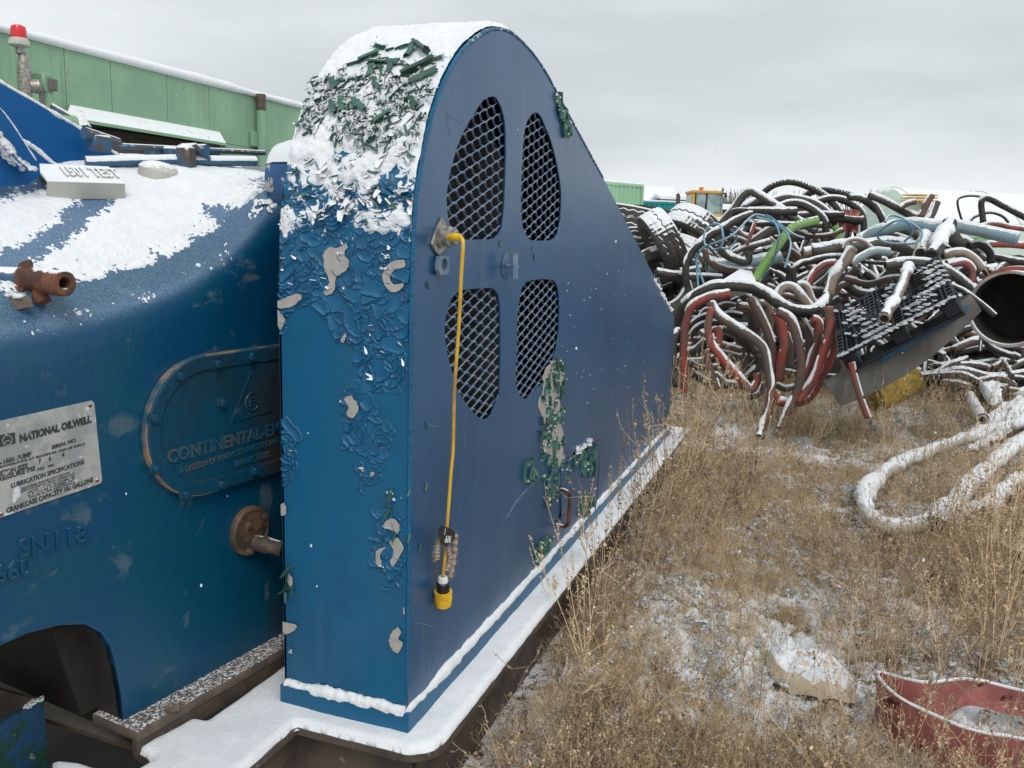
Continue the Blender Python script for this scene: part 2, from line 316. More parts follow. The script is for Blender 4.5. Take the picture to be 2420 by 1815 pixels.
# ================================================================ GROUND
GZ = -.36
def ground_z(x, y):
    P = np.stack([x*.8, y*.8, x*0+3.1], -1)
    z = GZ + .10*(fbm(P, 3)-.5)*sstep(-.15, -.6, y) + .05*sstep(-.9, -2.5, y) + .11*np.exp(-((y+.36)/.30)**2)*sstep(4.6, 4.0, x) + .10*sstep(4, 6.5, x)*sstep(-1.5, -.2, y)
    return z
n_ = 150
u_ = np.linspace(-1, 1, n_); gx = 4+np.sign(u_)*(abs(u_)**3.2*1500+abs(u_)*8); gy = -1+np.sign(u_)*(abs(u_)**3.2*1500+abs(u_)*8)
XX, YY = np.meshgrid(gx, gy, indexing='ij')
MB().grid(np.stack([XX, YY, ground_z(XX, YY)], -1)).build('ground', M['ground'], smooth=2, kind='structure')

# ================================================================ SKID (steel base under pump and guard)
skid = thing('skid_base', 'long brown steel skid covered with flat snow carrying the blue guard and pump', 'skid', (0, 0, GZ))
arc = [(.0-.083+.0*0, 0)]
cor = [( .02-.10*math.cos(a)*1.0, -.012-.10*math.sin(a)) for a in np.linspace(rad(15), rad(90), 8)]
outer = [(4.3, -.112)]+cor[::-1]+[(-.078, .300), (-1.4, .325), (-1.4, .62), (-.40, .60), (-.345, .60), (-.30, .655)]
hole_pts = [hz(*q)[:2] for q in k4([(1135, 1570), (1010, 1490), (1440, 1262), (1545, 1282), (2120, 872)])]
platepoly = [(4.3, -.112)]+cor[::-1]+[(-.078, .300), (-1.2, .312), (-1.2, .62)]+[tuple(x) for x in hole_pts]+[(1.2, .46), (4.3, .46)]
V, F = plate([platepoly], .02); MB().add(V+[0, 0, -.030], F).build('deck_plate', M['steel_brown'], skid)
# snow lying on the deck, rounded edge
def snow_slab(poly, z0, th, step=.012, amp=.006, inset=0.004):
    P = np.array(poly); mb = MB()
    from mathutils.geometry import tessellate_polygon
    x0, y0 = P.min(0); x1, y1 = P.max(0)
    xs = np.arange(x0, x1+step, step); ys = np.arange(y0-.01, y1+step, step); X, Y = np.meshgrid(xs, ys, indexing='ij')
    Pn = np.roll(P, -1, 0); inside = np.zeros(X.shape, bool); dist = np.full(X.shape, 9.)
    for (ax, ay), (bx, by) in zip(P, Pn):
        c = ((ay > Y) != (by > Y)) & (X < (bx-ax)*(Y-ay)/(by-ay+1e-12)+ax); inside ^= c
        L2 = (bx-ax)**2+(by-ay)**2; tt = np.clip(((X-ax)*(bx-ax)+(Y-ay)*(by-ay))/L2, 0, 1); dist = np.minimum(dist, np.hypot(X-ax-tt*(bx-ax), Y-ay-tt*(by-ay)))
    sd_ = np.where(inside, dist, -dist)
    h = th*np.sqrt(np.clip(sd_/(.018), 0, 1))+(fbm(np.stack([X*9, Y*9, X*0+5], -1), 4)-.5)*amp*2
    h = np.where(sd_ > 0, np.maximum(h, .001), -.004)
    keep = sd_ > -step*1.45
    NX, NY = X.copy(), Y.copy(); bd_ = np.full(X.shape, 9.)
    for (ax, ay), (bx, by) in zip(P, Pn):
        L2 = (bx-ax)**2+(by-ay)**2; tt = np.clip(((X-ax)*(bx-ax)+(Y-ay)*(by-ay))/L2, 0, 1); qx, qy = ax+tt*(bx-ax), ay+tt*(by-ay); dd = np.hypot(X-qx, Y-qy); m_ = (dd < bd_) & ~inside; NX = np.where(m_, qx, NX); NY = np.where(m_, qy, NY); bd_ = np.where(dd < bd_, dd, bd_)
    wob = (fbm(np.stack([NX*30, NY*30, NX*0+2], -1), 3)-.5)*.010
    out = ~inside; cxm, cym = NX-X, NY-Y; cl = np.hypot(cxm, cym)+1e-9; X = np.where(out, NX+cxm/cl*(.003+wob), X); Y = np.where(out, NY+cym/cl*(.003+wob), Y); h = np.where(out, -.003, h); h = np.where(inside, np.maximum(h, .004), h)
    idx = -np.ones(X.shape, int); idx[keep] = np.arange(keep.sum())
    Vv = np.stack([X, Y, z0+h], -1)[keep]; Ff = []
    a = idx[:-1, :-1]; b = idx[1:, :-1]; c = idx[1:, 1:]; d = idx[:-1, 1:]; ok = (a >= 0) & (b >= 0) & (c >= 0) & (d >= 0)
    Ff = np.stack([a[ok], b[ok], c[ok], d[ok]], -1).tolist()
    return mb.add(Vv, Ff)
snow_slab(platepoly, -.0205, .022, .011).build('snow', M['snow'], skid, smooth=2, kind='stuff')
mb = MB()
for y0 in (.10,): mb.box((.03, -.02, GZ-.05), (4.2, .0, -.045)); mb.box((.03, -.085, GZ+.0), (4.2, .09, GZ+.025))
mb.build('beam', M['steel_brown'], skid)
mb = MB().box((-.02, -.02, GZ-.05), (0.0, .34, -.045)).box((-1.3, .34, GZ-.05), (-.0, .36, -.045)).box((-1.3, .28, GZ-.03), (-.0, .42, GZ)); mb.build('cross_beam', M['steel_brown'], skid)
# cross member seen in the gap below the pump (diagonal brown edge)
A = hz(*k4([(200, 1270)])[0], -.06); B = hz(*k4([(1140, 1580)])[0], -.03)
d_ = nrm(B-A); n2 = np.array([-d_[1], d_[0], 0])
MB().prism([(0, 0), (np.linalg.norm(B-A), 0), (np.linalg.norm(B-A), .12), (0, .12)], A, d_, n2, (0, 0, 1), .012).build('rail', M['steel_brown'], skid)
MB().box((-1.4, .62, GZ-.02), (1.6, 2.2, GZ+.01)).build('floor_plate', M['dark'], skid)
# lower left strip of snowy deck
c0 = [hz(*q, -.02)[:2] for q in k4([(385, 1580), (600, 1600), (820, 1665), (900, 1800), (300, 1900), (380, 1700)])]
V, F = plate([c0], .02); MB().add(V+[0, 0, -.045], F).build('deck_plate', M['steel_brown'], skid)
snow_slab(c0, -.035, .018, .01).build('snow', M['snow'], skid, smooth=2, kind='stuff')

# ================================================================ BELT GUARD
GW = .39
prof_px = [(884, 600), (893, 470), (905, 370), (930, 250), (960, 170), (1000, 105), (1050, 67), (1085, 66), (1110, 78), (1150, 120), (1180, 165), (1215, 230), (1300, 385)]
pp = [(0, 0.058), (0, .4), (0, .8), (0, 1.15)]+[(max(0, p[0]), p[2]) for p in (side(*q) for q in prof_px)][1:]
crv = spline([(a, 0, b) for a, b in pp[3:]], 70)[:, [0, 2]]; crv[:, 0] = np.maximum(crv[:, 0], 0)
prof = np.vstack([np.array([(0, z) for z in np.linspace(.058, 1.13, 30)]), crv, [(3.86, .875), (3.93, .84), (3.965, .78), (3.985, .6), (4.0, .058)]])
arcl = np.r_[0, np.cumsum(np.hypot(*np.diff(prof, axis=0).T))]
def wrap(a):
    a = np.asarray(a, float); x = np.interp(a, arcl, prof[:, 0]); z = np.interp(a, arcl, prof[:, 1])
    e = .01; tx = np.interp(a+e, arcl, prof[:, 0])-np.interp(a-e, arcl, prof[:, 0]); tz = np.interp(a+e, arcl, prof[:, 1])-np.interp(a-e, arcl, prof[:, 1])
    l = np.hypot(tx, tz)+1e-9; return x, z, tx/l, tz/l
def wrapP(a, y, off=0.):
    x, z, tx, tz = wrap(a); return np.stack([x-tz*off, np.broadcast_to(y, np.shape(x)), z+tx*off], -1)
guard = thing('belt_guard', 'tall blue steel belt guard with arched snowy top, flaking paint and four mesh windows', 'belt guard', (0, 0, 0))
mb = MB(); G = np.stack([np.stack([prof[:, 0], np.full(len(prof), y), prof[:, 1]], -1) for y in (GW, GW-.004, .2, .004, 0.0)], 1)
mb.grid(G); mb.build('front_panel', M['guard_front'], guard, smooth=1)
Gi = np.stack([np.stack([prof[:, 0]+.006, np.full(len(prof), y), prof[:, 1]-.006], -1) for y in (0.01, GW-.01)], 1); MB().grid(Gi).build('inner_liner', M['dark'], guard)
# windows
w1 = k5([(1780, 720), (1740, 728), (1700, 750), (1660, 805), (1620, 870), (1580, 935), (1540, 1010), (1508, 1090), (1480, 1180), (1458, 1260), (1440, 1340), (1430, 1420), (1425, 1500)])+k6([(1426, 80), (1430, 150), (1440, 215), (1455, 280), (1475, 318), (1500, 340), (1530, 358), (1570, 368), (1740, 366), (1775, 358), (1800, 340), (1825, 310), (1840, 280), (1850, 200)])+k5([(1858, 1500), (1866, 1300), (1870, 1150), (1868, 1000), (1862, 920), (1850, 860), (1838, 810), (1820, 770), (1800, 738)])
w2 = q1([(275, 735), (240, 750), (205, 790), (180, 845), (165, 900), (150, 980), (143, 1060), (136, 1180), (132, 1300), (126, 1420), (124, 1560)])+k6([(1983, 60), (1985, 200), (1992, 250), (2005, 295), (2020, 335), (2040, 362), (2065, 374), (2160, 376)])+[(1185, 519), (1196, 513), (1203, 500), (1207, 480), (1209, 450)]+q1([(546, 1600), (540, 1530), (530, 1450), (512, 1340), (490, 1230), (465, 1130), (440, 1040), (410, 960), (375, 880), (352, 820), (330, 775), (300, 742)])
w3 = k6([(1530, 750), (1560, 742), (1640, 735), (1750, 727), (1782, 738), (1805, 765), (1822, 810), (1830, 900), (1832, 1100), (1832, 1250), (1827, 1400), (1822, 1550)])+k7([(1815, 100), (1800, 155), (1780, 205), (1760, 250), (1740, 272), (1715, 286), (1680, 280), (1640, 250), (1600, 205), (1560, 150), (1520, 85)])+k6([(1495, 1460), (1475, 1380), (1452, 1300), (1430, 1220), (1418, 1140), (1412, 1060), (1413, 1000), (1422, 930), (1437, 875), (1452, 830), (1470, 800), (1495, 770)])
w4 = k6([(2010, 700), (2030, 682), (2060, 672), (2100, 666), (2150, 662)])+[(1183, 604), (1194, 606), (1201, 618), (1205, 640), (1206, 680), (1204, 720), (1199, 755), (1190, 785), (1178, 812), (1166, 832)]+k7([(2110, 45), (2090, 80), (2070, 102), (2050, 120), (2030, 130), (2010, 133), (1988, 122), (1970, 95), (1958, 60)])+k6([(1946, 1450), (1944, 1350), (1950, 1250), (1953, 1100), (1955, 1000), (1958, 920), (1965, 850), (1974, 790), (1988, 735)])
WIN = [[tuple(side(*q)[[0, 2]]) for q in w] for w in (w1, w2, w3, w4)]
outl = [tuple(p) for p in prof]+[(4.0, .0), (0, .0)]
hatch_px = [(1206, 1012), (1293, 950), (1283, 1088), (1262, 1108), (1232, 1128), (1208, 1128)]
V, F = plate([outl]+WIN, .006, .0012)
MB().add(np.stack([V[:, 0], -.003-V[:, 2], V[:, 1]], -1), [f[::-1] for f in F]).build('side_panel', M['guard_side'], guard)
V, F = plate([outl], .006)
MB().add(np.stack([V[:, 0], GW-.004-V[:, 2], V[:, 1]], -1), F).build('back_panel', M['dark'], guard)
# expanded metal screens
def inpoly(x, z, P, pad=.0):
    P = np.array(P); c = P.mean(0); P = c+(P-c)*(1+pad); Pn = np.roll(P, -1, 0); r = False
    for (ax, ay), (bx, by) in zip(P, Pn):
        if (ay > z) != (by > z) and x < (bx-ax)*(z-ay)/(by-ay+1e-12)+ax: r = not r
    return r
def screen(P, i):
    P = np.array(P); x0, z0 = P.min(0)-.03; x1, z1 = P.max(0)+.03; cw, ch = .104, .0345; mb = MB(); sw, sd = .0023, .0052
    rows = int((z1-z0)/ch*2)+2
    for r in range(rows):
        zc = z0+r*ch/2; sg = 1 if r % 2 else -1; run = []
        k0 = 0; pts = []
        x = x0-(.5*cw if 0 else 0)
        # one strand: a rounded zigzag of amplitude ch/4 touching its neighbours at the bonds
        ks = np.arange(x0, x1, cw/8)
        for xk in ks:
            ph = ((xk-x0)/cw) % 1.0; tri = (abs(ph-.5)*4-1); tri = max(-1, min(1, tri*1.2)); tri = math.sin(tri*math.pi/2)
            zz = zc+sg*tri*(ch/4-.0002); pts.append((xk, zz, tri*sg))
        seg = []
        def flush(seg):
            if len(seg) < 2: return
            G = []
            for (a, b, tt) in seg:
                w = sw*(1.25 if abs(tt) > .9 else 1)/1.0
                G.append([(a, .0045-.003*tt, b+w), (a, .0045+sd-.003*tt, b+w*.1), (a, .0045+sd-.003*tt, b-w), (a, .0035-.003*tt, b-w*.3)])
            mb.grid(np.array(G), cv=True)
        for q in pts:
            if inpoly(q[0], q[1], P, .06): seg.append(q)
            else: flush(seg); seg = []
        flush(seg)
    mb.build('mesh_screen', M['mesh_blue'], guard, smooth=0)
for i, P in enumerate(WIN): screen(P, i)
# belt wheel inside
for cx0, cz0, r0 in ((.62, 1.18, .55),):
    pul = MB().lathe([(.05, -.06), (r0*.85, -.04), (r0, -.07), (r0, .07), (r0*.85, .04), (.05, .06)], (cx0, .2, cz0), (0, 1, 0), 40).build('belt_wheel', M['dark'], guard, smooth=1)
# weld bead along the arched edge and down the front corner
aa = np.linspace(.02, arcl[-6], 900); Pw = wrapP(aa, -.004, .001)
rr = .0055*(.8+.5*fbm(Pw*np.array([60, 60, 60]), 3))*sstep(.02, .1, aa)
MB().tube(Pw+ (fbm(Pw*90, 2)-.5)[:, None]*.003, rr, 6, False).build('weld_bead', M['guard_front'], guard, smooth=0)
# base channel and its snow ledge
mb = MB().box((-.012, -.014, -.012), (4.02, .001, .056)).box((-.014, -.0135, -.012), (.001, GW+.006, .0555))
mb.build('base_channel', M['guard_front'], guard)
def ridge(P, out, n, w, h, name='snow', par=None):
    P = spline(P, n); G = []
    for i, p_ in enumerate(P):
        f1 = .55+.9*float(fbm(np.array([i*.035, 3.3, 1.1]), 4)); f1 *= 0.0 if i in (0, n-1) else 1
        f2 = 1.0; rj = np.array([[float(vnoise(np.array([i*.16+7*q_, 3.1*q_, c_*5.5])))-.5 for c_ in range(3)] for q_ in range(7)])*.009
        G.append([p_+np.array(out)*(w*f1*f2*a)+np.array((0, 0, h*f1*b))+rj[q_] for q_, (a, b) in enumerate(((-.05, -.1), (-.05, .9), (.25, 1.0), (.7, .8), (1.0, .35), (1.02, 0), (.8, -.25)))])
    return MB().grid(np.array(G)).build(name, M['snow'], par, smooth=2, kind='stuff')
ridge([(-.001, .385, .055), (-.001, .0, .055)], (-1, 0, 0), 160, .015, .021, par=guard)
ridge([(.0, -.0, .055), (1.9, 0, .055), (3.98, 0, .055)], (0, -1, 0), 900, .017, .024, par=guard)
# ---- hood snow (thick on the arch, patchy below)
na, ny = 330, 76
A_ = np.linspace(.95, arcl[-6]-.0, na)
A_ = np.r_[np.linspace(.95, 2.35, 300), np.linspace(2.36, arcl[-6], 90)]
Y_ = np.linspace(.004, GW-.002, ny); AA, YY2 = np.meshgrid(A_, Y_, indexing='ij')
x, z, tx, tz = wrap(AA)
Np = np.stack([AA*16, YY2*16, AA*0], -1); n1 = fbm(Np, 5); n2 = fbm(Np*3.2+7, 3)
slope = tx   # 0 on the wall, 1 on the flat crest
base = sstep(.42, .80, slope)*sstep(-.9, .2, slope)
edge = sstep(0, .02, YY2)*sstep(GW, GW-.02, YY2)
n5 = fbm(Np*7+3, 2); th = -.010+.034*base+ (n1-.5)*.030*(1-base*.6)+(n2-.5)*.015*(1-base*.45)+(n5-.5)*.006
patch = sstep(1.20, 1.52, z)
th += .0195*patch*(1-base) - .05*(1-sstep(1.16, 1.32, z)) - .004*sstep(.32, .38, YY2)*(1-sstep(1.5, 1.6, z))
th *= 1
th = np.where(AA > 2.36, th*.8, th)
th = np.where(th > 0, th*(.35+.65*edge), th)
th = np.maximum(th, -.004)
Gs = np.stack([x-tz*th, YY2, z+tx*th], -1)
mb = MB(); idx = np.arange(Gs[..., 0].size).reshape(Gs.shape[:2])
mx4 = np.maximum.reduce([th[:-1, :-1], th[1:, :-1], th[1:, 1:], th[:-1, 1:]]) > -.002
Ff = np.stack([idx[:-1, :-1][mx4], idx[1:, :-1][mx4], idx[1:, 1:][mx4], idx[:-1, 1:][mx4]], -1)[:, ::-1].tolist()
mb.add(Gs, Ff).build('snow', M['snow'], guard, smooth=2, kind='stuff')
# ---- paint flakes
ga = np.linspace(.0, 2.2, 700); gy2 = np.linspace(0, GW, 90); GA, GY = np.meshgrid(ga, gy2, indexing='ij'); WP = proj(wrapP(GA, GY))
def wpx(px, py):
    d = (WP[..., 0]-px)**2+(WP[..., 1]-py)**2; i = np.argmin(d); return GA.flat[i], GY.flat[i]
def curl_mesh(i):
    r = np.random.default_rng(i); n = 7; G = []; span = r.uniform(2.6, 4.6); 
    for k in range(4):
        u = k/3-.5; rr = 1*(.8+.4*r.random()) if k in (0, 3) else 1.0
        G.append([(u+(.06*r.uniform(-1, 1) if k in (0, 3) else 0), rr*.13*(math.cos(a)), rr*.13*(1+math.sin(a))) for a in np.linspace(-1.57, -1.57+span, n)])
    return MB().grid(np.array(G))
def scale_mesh(i, lift):
    r = np.random.default_rng(100+i); n = 11; ph = r.uniform(0, 6, 3); V = [(0, 0, .03)]; F = []
    rd = [1+.12*math.sin(2*a+ph[0])+.08*math.sin(3*a+ph[1]) for a in np.linspace(0, 2*np.pi, n, endpoint=False)]
    for k, q in enumerate((.55, .88, 1.0)):
        for j, a in enumerate(np.linspace(0, 2*np.pi, n, endpoint=False)):
            up = max(0, -math.sin(a)*.8+.35); zz = (.05 if k == 0 else .07)+lift*up*q**4
            if k == 2: zz += .05*up; 
            V.append((q*rd[j]*math.cos(a), q*rd[j]*math.sin(a)*.85, zz if up > 0 else -.02*k))
    for j in range(n):
        F.append((0, 1+j, 1+(j+1) % n))
        for k in (0, 1): F.append((1+k*n+j, 1+(k+1)*n+j, 1+(k+1)*n+(j+1) % n, 1+k*n+(j+1) % n))
    return MB().add(V, F)
def jag_mesh(i):
    r = np.random.default_rng(300+i); n = 7; an = np.sort(r.uniform(0, 6.28, n)); rd = r.uniform(.45, 1.15, n); V = [(0, 0, .10)]
    for a, q in zip(an, rd): V.append((q*.45*math.cos(a), q*.40*math.sin(a), .12+.10*max(0, -math.sin(a))))
    for a, q in zip(an, rd): V.append((q*math.cos(a+.1), q*.75*math.sin(a+.1), .04+.55*max(0, -math.sin(a)+.15)*r.uniform(.6, 1.2)))
    return MB().add(V, [(0, 1+j, 1+(j+1) % n) for j in range(n)]+[(1+j, 1+n+j, 1+n+(j+1) % n, 1+(j+1) % n) for j in range(n)])
def cresc_mesh(i):
    r = np.random.default_rng(200+i); G = []; a0 = r.uniform(-.3, .3); sp_ = r.uniform(2.2, 4.2)
    for k in range(9):
        a = -1.57-sp_/2+sp_*k/8+a0; tap = math.sin(math.pi*min(max(k/8, .06), .94))**.6
        G.append([(q*math.cos(a), q*math.sin(a), h) for q, h in ((1-.42*tap, .0), (1-.22*tap, .07*tap), (1-.05*tap, .13*tap), (1.0, .15*tap), (1.03, .02))])
    return MB().grid(np.array(G))
def lib(mb, m, nm):
    me = bpy.data.meshes.new(nm); me.from_pydata(mb.arr().tolist(), [], mb.f); me.update(); me.polygons.foreach_set('use_smooth', [True]*len(me.polygons)); me.set_sharp_from_angle(angle=rad(50)); me.materials.append(m); return (mb.arr(), mb.f, me)
LIB = {'curl': [lib(curl_mesh(i), M['green_flake'], 'paint_curl') for i in range(7)], 'scale': [lib(scale_mesh(i, .15), M['blue_flake'], 'paint_scale') for i in range(6)],
       'cresc': [lib(cresc_mesh(i), M['blue_flake'], 'paint_crescent') for i in range(7)], 'gscale': [lib(scale_mesh(i+20, .7), M['green_flake'], 'green_scale') for i in range(4)],
       'sflake': [lib(curl_mesh(i+40) if i % 2 else jag_mesh(i), M['snow_flake'], 'snowy_flake') for i in range(8)]}
FL = []
def flake_wrap(kind, a, y, size, ang, off=.001, sq=1.):
    x, z, tx, tz = wrap(a); t_ = np.array([tx, 0, tz]); n_v = np.array([-tz, 0, tx]); yv = np.array([0, -1., 0])   # yv to the right, t_ upward
    X = math.cos(ang)*yv+math.sin(ang)*t_; Y = -math.sin(ang)*yv+math.cos(ang)*t_
    P = np.array([x, y, z])+n_v*max(off, (thick(a)+.001 if kind in ('curl', 'sflake', 'gscale') else 0)); FL.append((kind, random.randrange(len(LIB[kind])), P, X*size, Y*size*sq, n_v*size, size))
def thick(a):
    x, z, tx, tz = wrap(a); b_ = float(sstep(.42, .80, tx)); return -.010+.034*b_+.0195*float(sstep(1.2, 1.52, z))*(1-b_)
def flake_side(kind, px, py, size, ang, off=.001, sq=1.):
    P = side(px, py, -.006-off); yv = np.array([1., 0, 0]); t_ = np.array([0, 0, 1.]); n_v = np.array([0, -1., 0])
    X = math.cos(ang)*yv+math.sin(ang)*t_; Y = -math.sin(ang)*yv+math.cos(ang)*t_
    FL.append((kind, random.randrange(len(LIB[kind])), P, X*size, Y*size*sq, n_v*size, size))
def poly_rand(poly, n):
    P = np.array(poly); lo, hi = P.min(0), P.max(0); out = []
    while len(out) < n:
        q = lo+(hi-lo)*rng.random(2)
        if inpoly(q[0], q[1], poly): out.append(q)
    return out
# long green curls near the crest
for (x0, y0, x1, y1) in [(905, 415, 985, 440), (1010, 455, 1065, 430), (1080, 445, 1180, 410), (1170, 500, 1215, 420), (1220, 410, 1310, 480), (810, 530, 960, 470), (860, 540, 1000, 545), (1000, 530, 1110, 525), (1120, 530, 1165, 565), (1240, 560, 1300, 530), (1350, 515, 1440, 490), (1130, 640, 1370, 535), (1200, 690, 1390, 595), (960, 560, 985, 610), (1025, 620, 1050, 550), (890, 650, 915, 560), (1060, 800, 1175, 690), (1090, 850, 1170, 780), (1180, 760, 1220, 840), (920, 650, 940, 710), (960, 740, 975, 680), (680, 655, 740, 645), (820, 640, 840, 690), (605, 650, 625, 730), (720, 760, 770, 690), (570, 760, 610, 730), (600, 790, 620, 890), (670, 770, 680, 870), (770, 780, 780, 840), (790, 800, 845, 860), (940, 820, 980, 785), (690, 1000, 735, 940), (340, 965, 395, 910), (400, 800, 430, 775), (445, 660, 460, 700), (1100, 985, 1130, 1050), (1140, 960, 1160, 1010), (1170, 1020, 1220, 970), (1230, 745, 1240, 705), (1285, 700, 1330, 740), (1320, 690, 1350, 650), (470, 800, 560, 770), (700, 900, 750, 870), (930, 940, 1050, 860)]:
    (ax, ay), (bx, by) = k5([(x0, y0), (x1, y1)]); a0, yy0 = wpx(ax, ay); a1, yy1 = wpx(bx, by)
    L_ = math.hypot(a1-a0, yy1-yy0); flake_wrap('curl', (a0+a1)/2, (yy0+yy1)/2, max(L_*1.05, .022), math.atan2(a1-a0, -(yy1-yy0)), .013, sq=min(1.6, max(.5, .075/max(L_, .022))))
for (px, py) in poly_rand(k5([(460, 680), (900, 480), (1380, 620), (1280, 900), (1220, 1150), (760, 1130), (360, 980)]), 95):
    a, y = wpx(px, py); flake_wrap('curl', a, y, random.uniform(.018, .042), random.choice([random.gauss(.6, .35), random.gauss(1.7, .4)]), .006, sq=random.uniform(.45, .75))
for (px, py) in poly_rand(k5([(440, 640), (900, 560), (1400, 700), (1290, 900), (1230, 1120), (700, 1100), (330, 1000)]), 480):
    a, y = wpx(px, py); kd_ = random.choice(['curl', 'sflake', 'sflake', 'sflake', 'sflake']); flake_wrap(kd_, a, y, random.choice([.009, .012, .016, .022])*random.uniform(.8, 1.2)*(1.5 if kd_ == 'curl' else 1), random.uniform(-.3, 1.9) if random.random() < .7 else random.uniform(1.5, 2.6), .005, sq=random.uniform(.45, .8)*(.6 if kd_ == 'curl' else 1))
# scales and loops
zoneA = k6([(190, 330), (330, 100), (600, 20), (1180, 20), (1160, 500), (1150, 900), (1150, 1290), (1020, 1480), (850, 1500), (830, 1300), (740, 1190), (640, 1100), (560, 960), (420, 900), (360, 860), (200, 800)])
zoneB = k7([(680, 80), (840, 80), (1020, 330), (1020, 430), (970, 590), (960, 740), (800, 810), (780, 700), (700, 560), (670, 350)])
zoneC = k7([(900, 920), (1040, 930), (1100, 1000), (1130, 1250), (1090, 1540), (1000, 1530), (900, 1300), (890, 1050)])
zoneD = k6([(185, 300), (260, 300), (260, 700), (200, 1130), (185, 1130)]); zoneE = k7([(208, 320), (300, 330), (305, 700), (212, 780)])
# the blistered paint film: one connected sheet, lifted in overlapping curved tongues with sharp broken edges
def film(zones, a0, a1, res=.0015):
    av = np.arange(a0, a1, res); yv = np.arange(.004, GW-.003, res); A2, Y3 = np.meshgrid(av, yv, indexing='ij'); h = np.full(A2.shape, -.0015)
    wa = (fbm(np.stack([A2*26, Y3*26, A2*0+1], -1), 3)-.5)*.034; wy = (fbm(np.stack([A2*26, Y3*26, A2*0+8], -1), 3)-.5)*.034; cover = np.zeros(A2.shape)
    for zone, n, r0, r1, amp in zones:
        for px, py in poly_rand(zone, n):
            a, y = wpx(px, py); r = rng.uniform(r0, r1)*rng.choice([.6, 1, 1, 1.5]); asp = rng.uniform(1.0, 2.1); th_ = rng.normal(0, .9); dx = (Y3+wy-y); dz = (A2+wa-a); bb_ = (np.abs(dx) < r*2.4) & (np.abs(dz) < r*2.4)
            if not bb_.any(): continue
            u = (dx[bb_]*math.cos(th_)+dz[bb_]*math.sin(th_))/asp; v = -dx[bb_]*math.sin(th_)+dz[bb_]*math.cos(th_); q = np.sqrt(u*u+v*v)/r; up = .45+.55*np.clip(-v/(r*q+1e-9)/r*r, -1, 1)*-1
            up = .35+.65*np.clip(.5-.5*(v/(r+1e-9)), 0, 1); prof_ = (.12+.88*q**3)*up; hb = h[bb_]; ins_ = q < 1; edge_ = (q >= 1) & (q < 1+.0022/r)
            hb = np.where(ins_, .0006+1.35*amp*rng.uniform(.6, 1.15)*prof_, hb); hb = np.where(edge_, np.minimum(hb, -.0002), hb); h[bb_] = hb
    X3, Z3, TX, TZ = wrap(A2); Gf = np.stack([X3-TZ*h, Y3, Z3+TX*h], -1); idx = np.arange(h.size).reshape(h.shape); mk = np.maximum.reduce([h[:-1, :-1], h[1:, :-1], h[1:, 1:], h[:-1, 1:]]) > -.001
    used = np.zeros(h.size, bool); Fq = np.stack([idx[:-1, :-1][mk], idx[1:, :-1][mk], idx[1:, 1:][mk], idx[:-1, 1:][mk]], -1)[:, ::-1]; used[Fq.ravel()] = True; rem = -np.ones(h.size, int); rem[used] = np.arange(used.sum())
    MB().add(Gf.reshape(-1, 3)[used], rem[Fq].tolist()).build('blistered_paint', M['film'], guard, smooth=2)
M['film'] = mat('blistered_film', (.004, .115, .245), .42, c2=(.003, .09, .20), s2=14, bump=.1)
film([(zoneA, 520, .008, .017, .0058), (k5([(280, 1250), (700, 1150), (1200, 1150), (1180, 1650), (300, 1650)]), 190, .009, .018, .008), (zoneD, 26, .007, .013, .006)], .88, 1.56)
film([(zoneB, 70, .008, .016, .005), (zoneE, 26, .007, .013, .006)], .50, .92)
film([(zoneC, 48, .008, .014, .006)], .30, .60)
for zone, n, s0, s1 in ((zoneA, 46, .010, .022), (zoneB, 7, .010, .018), (zoneC, 9, .010, .02), (zoneD, 5, .010, .018), (zoneE, 5, .012, .02)):
    for (px, py) in poly_rand(zone, n):
        a, y = wpx(px, py); y = min(max(y, .02), GW-.015); s = random.uniform(s0, s1)
        flake_wrap(random.choice(['cresc', 'cresc', 'sflake']), a, y, s, random.gauss(0, .7), .004, sq=.6)
for (px, py) in poly_rand(k5([(280, 1250), (700, 1150), (1200, 1150), (1180, 1650), (300, 1650)]), 120):
    a, y = wpx(px, py); flake_wrap(random.choice(['curl', 'cresc', 'sflake', 'sflake']), a, y, random.uniform(.013, .028), random.uniform(-1, 1), .004)
for (px, py) in k7([(255, 1420), (270, 1500), (240, 1560), (300, 1560), (235, 1610), (1010, 985), (1060, 1160), (1030, 880)]):
    a, y = wpx(px, py); flake_wrap('curl', a, min(y, GW-.012), random.uniform(.03, .06), random.uniform(.5, 1.6), .004)
# side panel flakes
SZ = [(q6([(310, 40), (420, 0), (415, 800), (430, 950), (300, 1120), (240, 900), (230, 600), (260, 250)]), 95), (q6([(420, 790), (670, 620), (650, 830), (590, 870), (500, 780), (460, 910)]), 34),
      (q6([(110, 780), (160, 750), (240, 870), (110, 930)]), 12), (q6([(190, 1420), (300, 1300), (340, 1330), (210, 1560)]), 24), (q6([(520, 1070), (620, 1010), (650, 1120), (520, 1180)]), 18),
      (q1([(490, 490), (660, 830), (640, 980), (580, 970), (500, 640)]), 34), (q6([(1130, 620), (1215, 300), (1190, 560)]), 14)]
for poly, n in SZ:
    for px, py in poly_rand(poly, int(n*1.9)):
        sz0 = random.choice([.012, .018, .026, .038, .055])*random.uniform(.8, 1.1)*(.85 if px < 1230 else 1.1); flake_side('gscale' if sz0 < .022 else 'curl', px, py, sz0*(.7 if sz0 < .022 else 1), 1.57+random.gauss(0, .5), .002, sq=random.uniform(.5, 1.1))
for px, py in k6([(1840, 400), (2080, 440), (2095, 500), (1295, 705)])+k7([(1290, 330), (1280, 790), (1150, 1180), (1235, 1240), (1150, 840)]): flake_side('curl', px, py, .022, random.uniform(.4, 2.2), .001)
FL.sort(key=lambda f: -f[6])
rest = {}
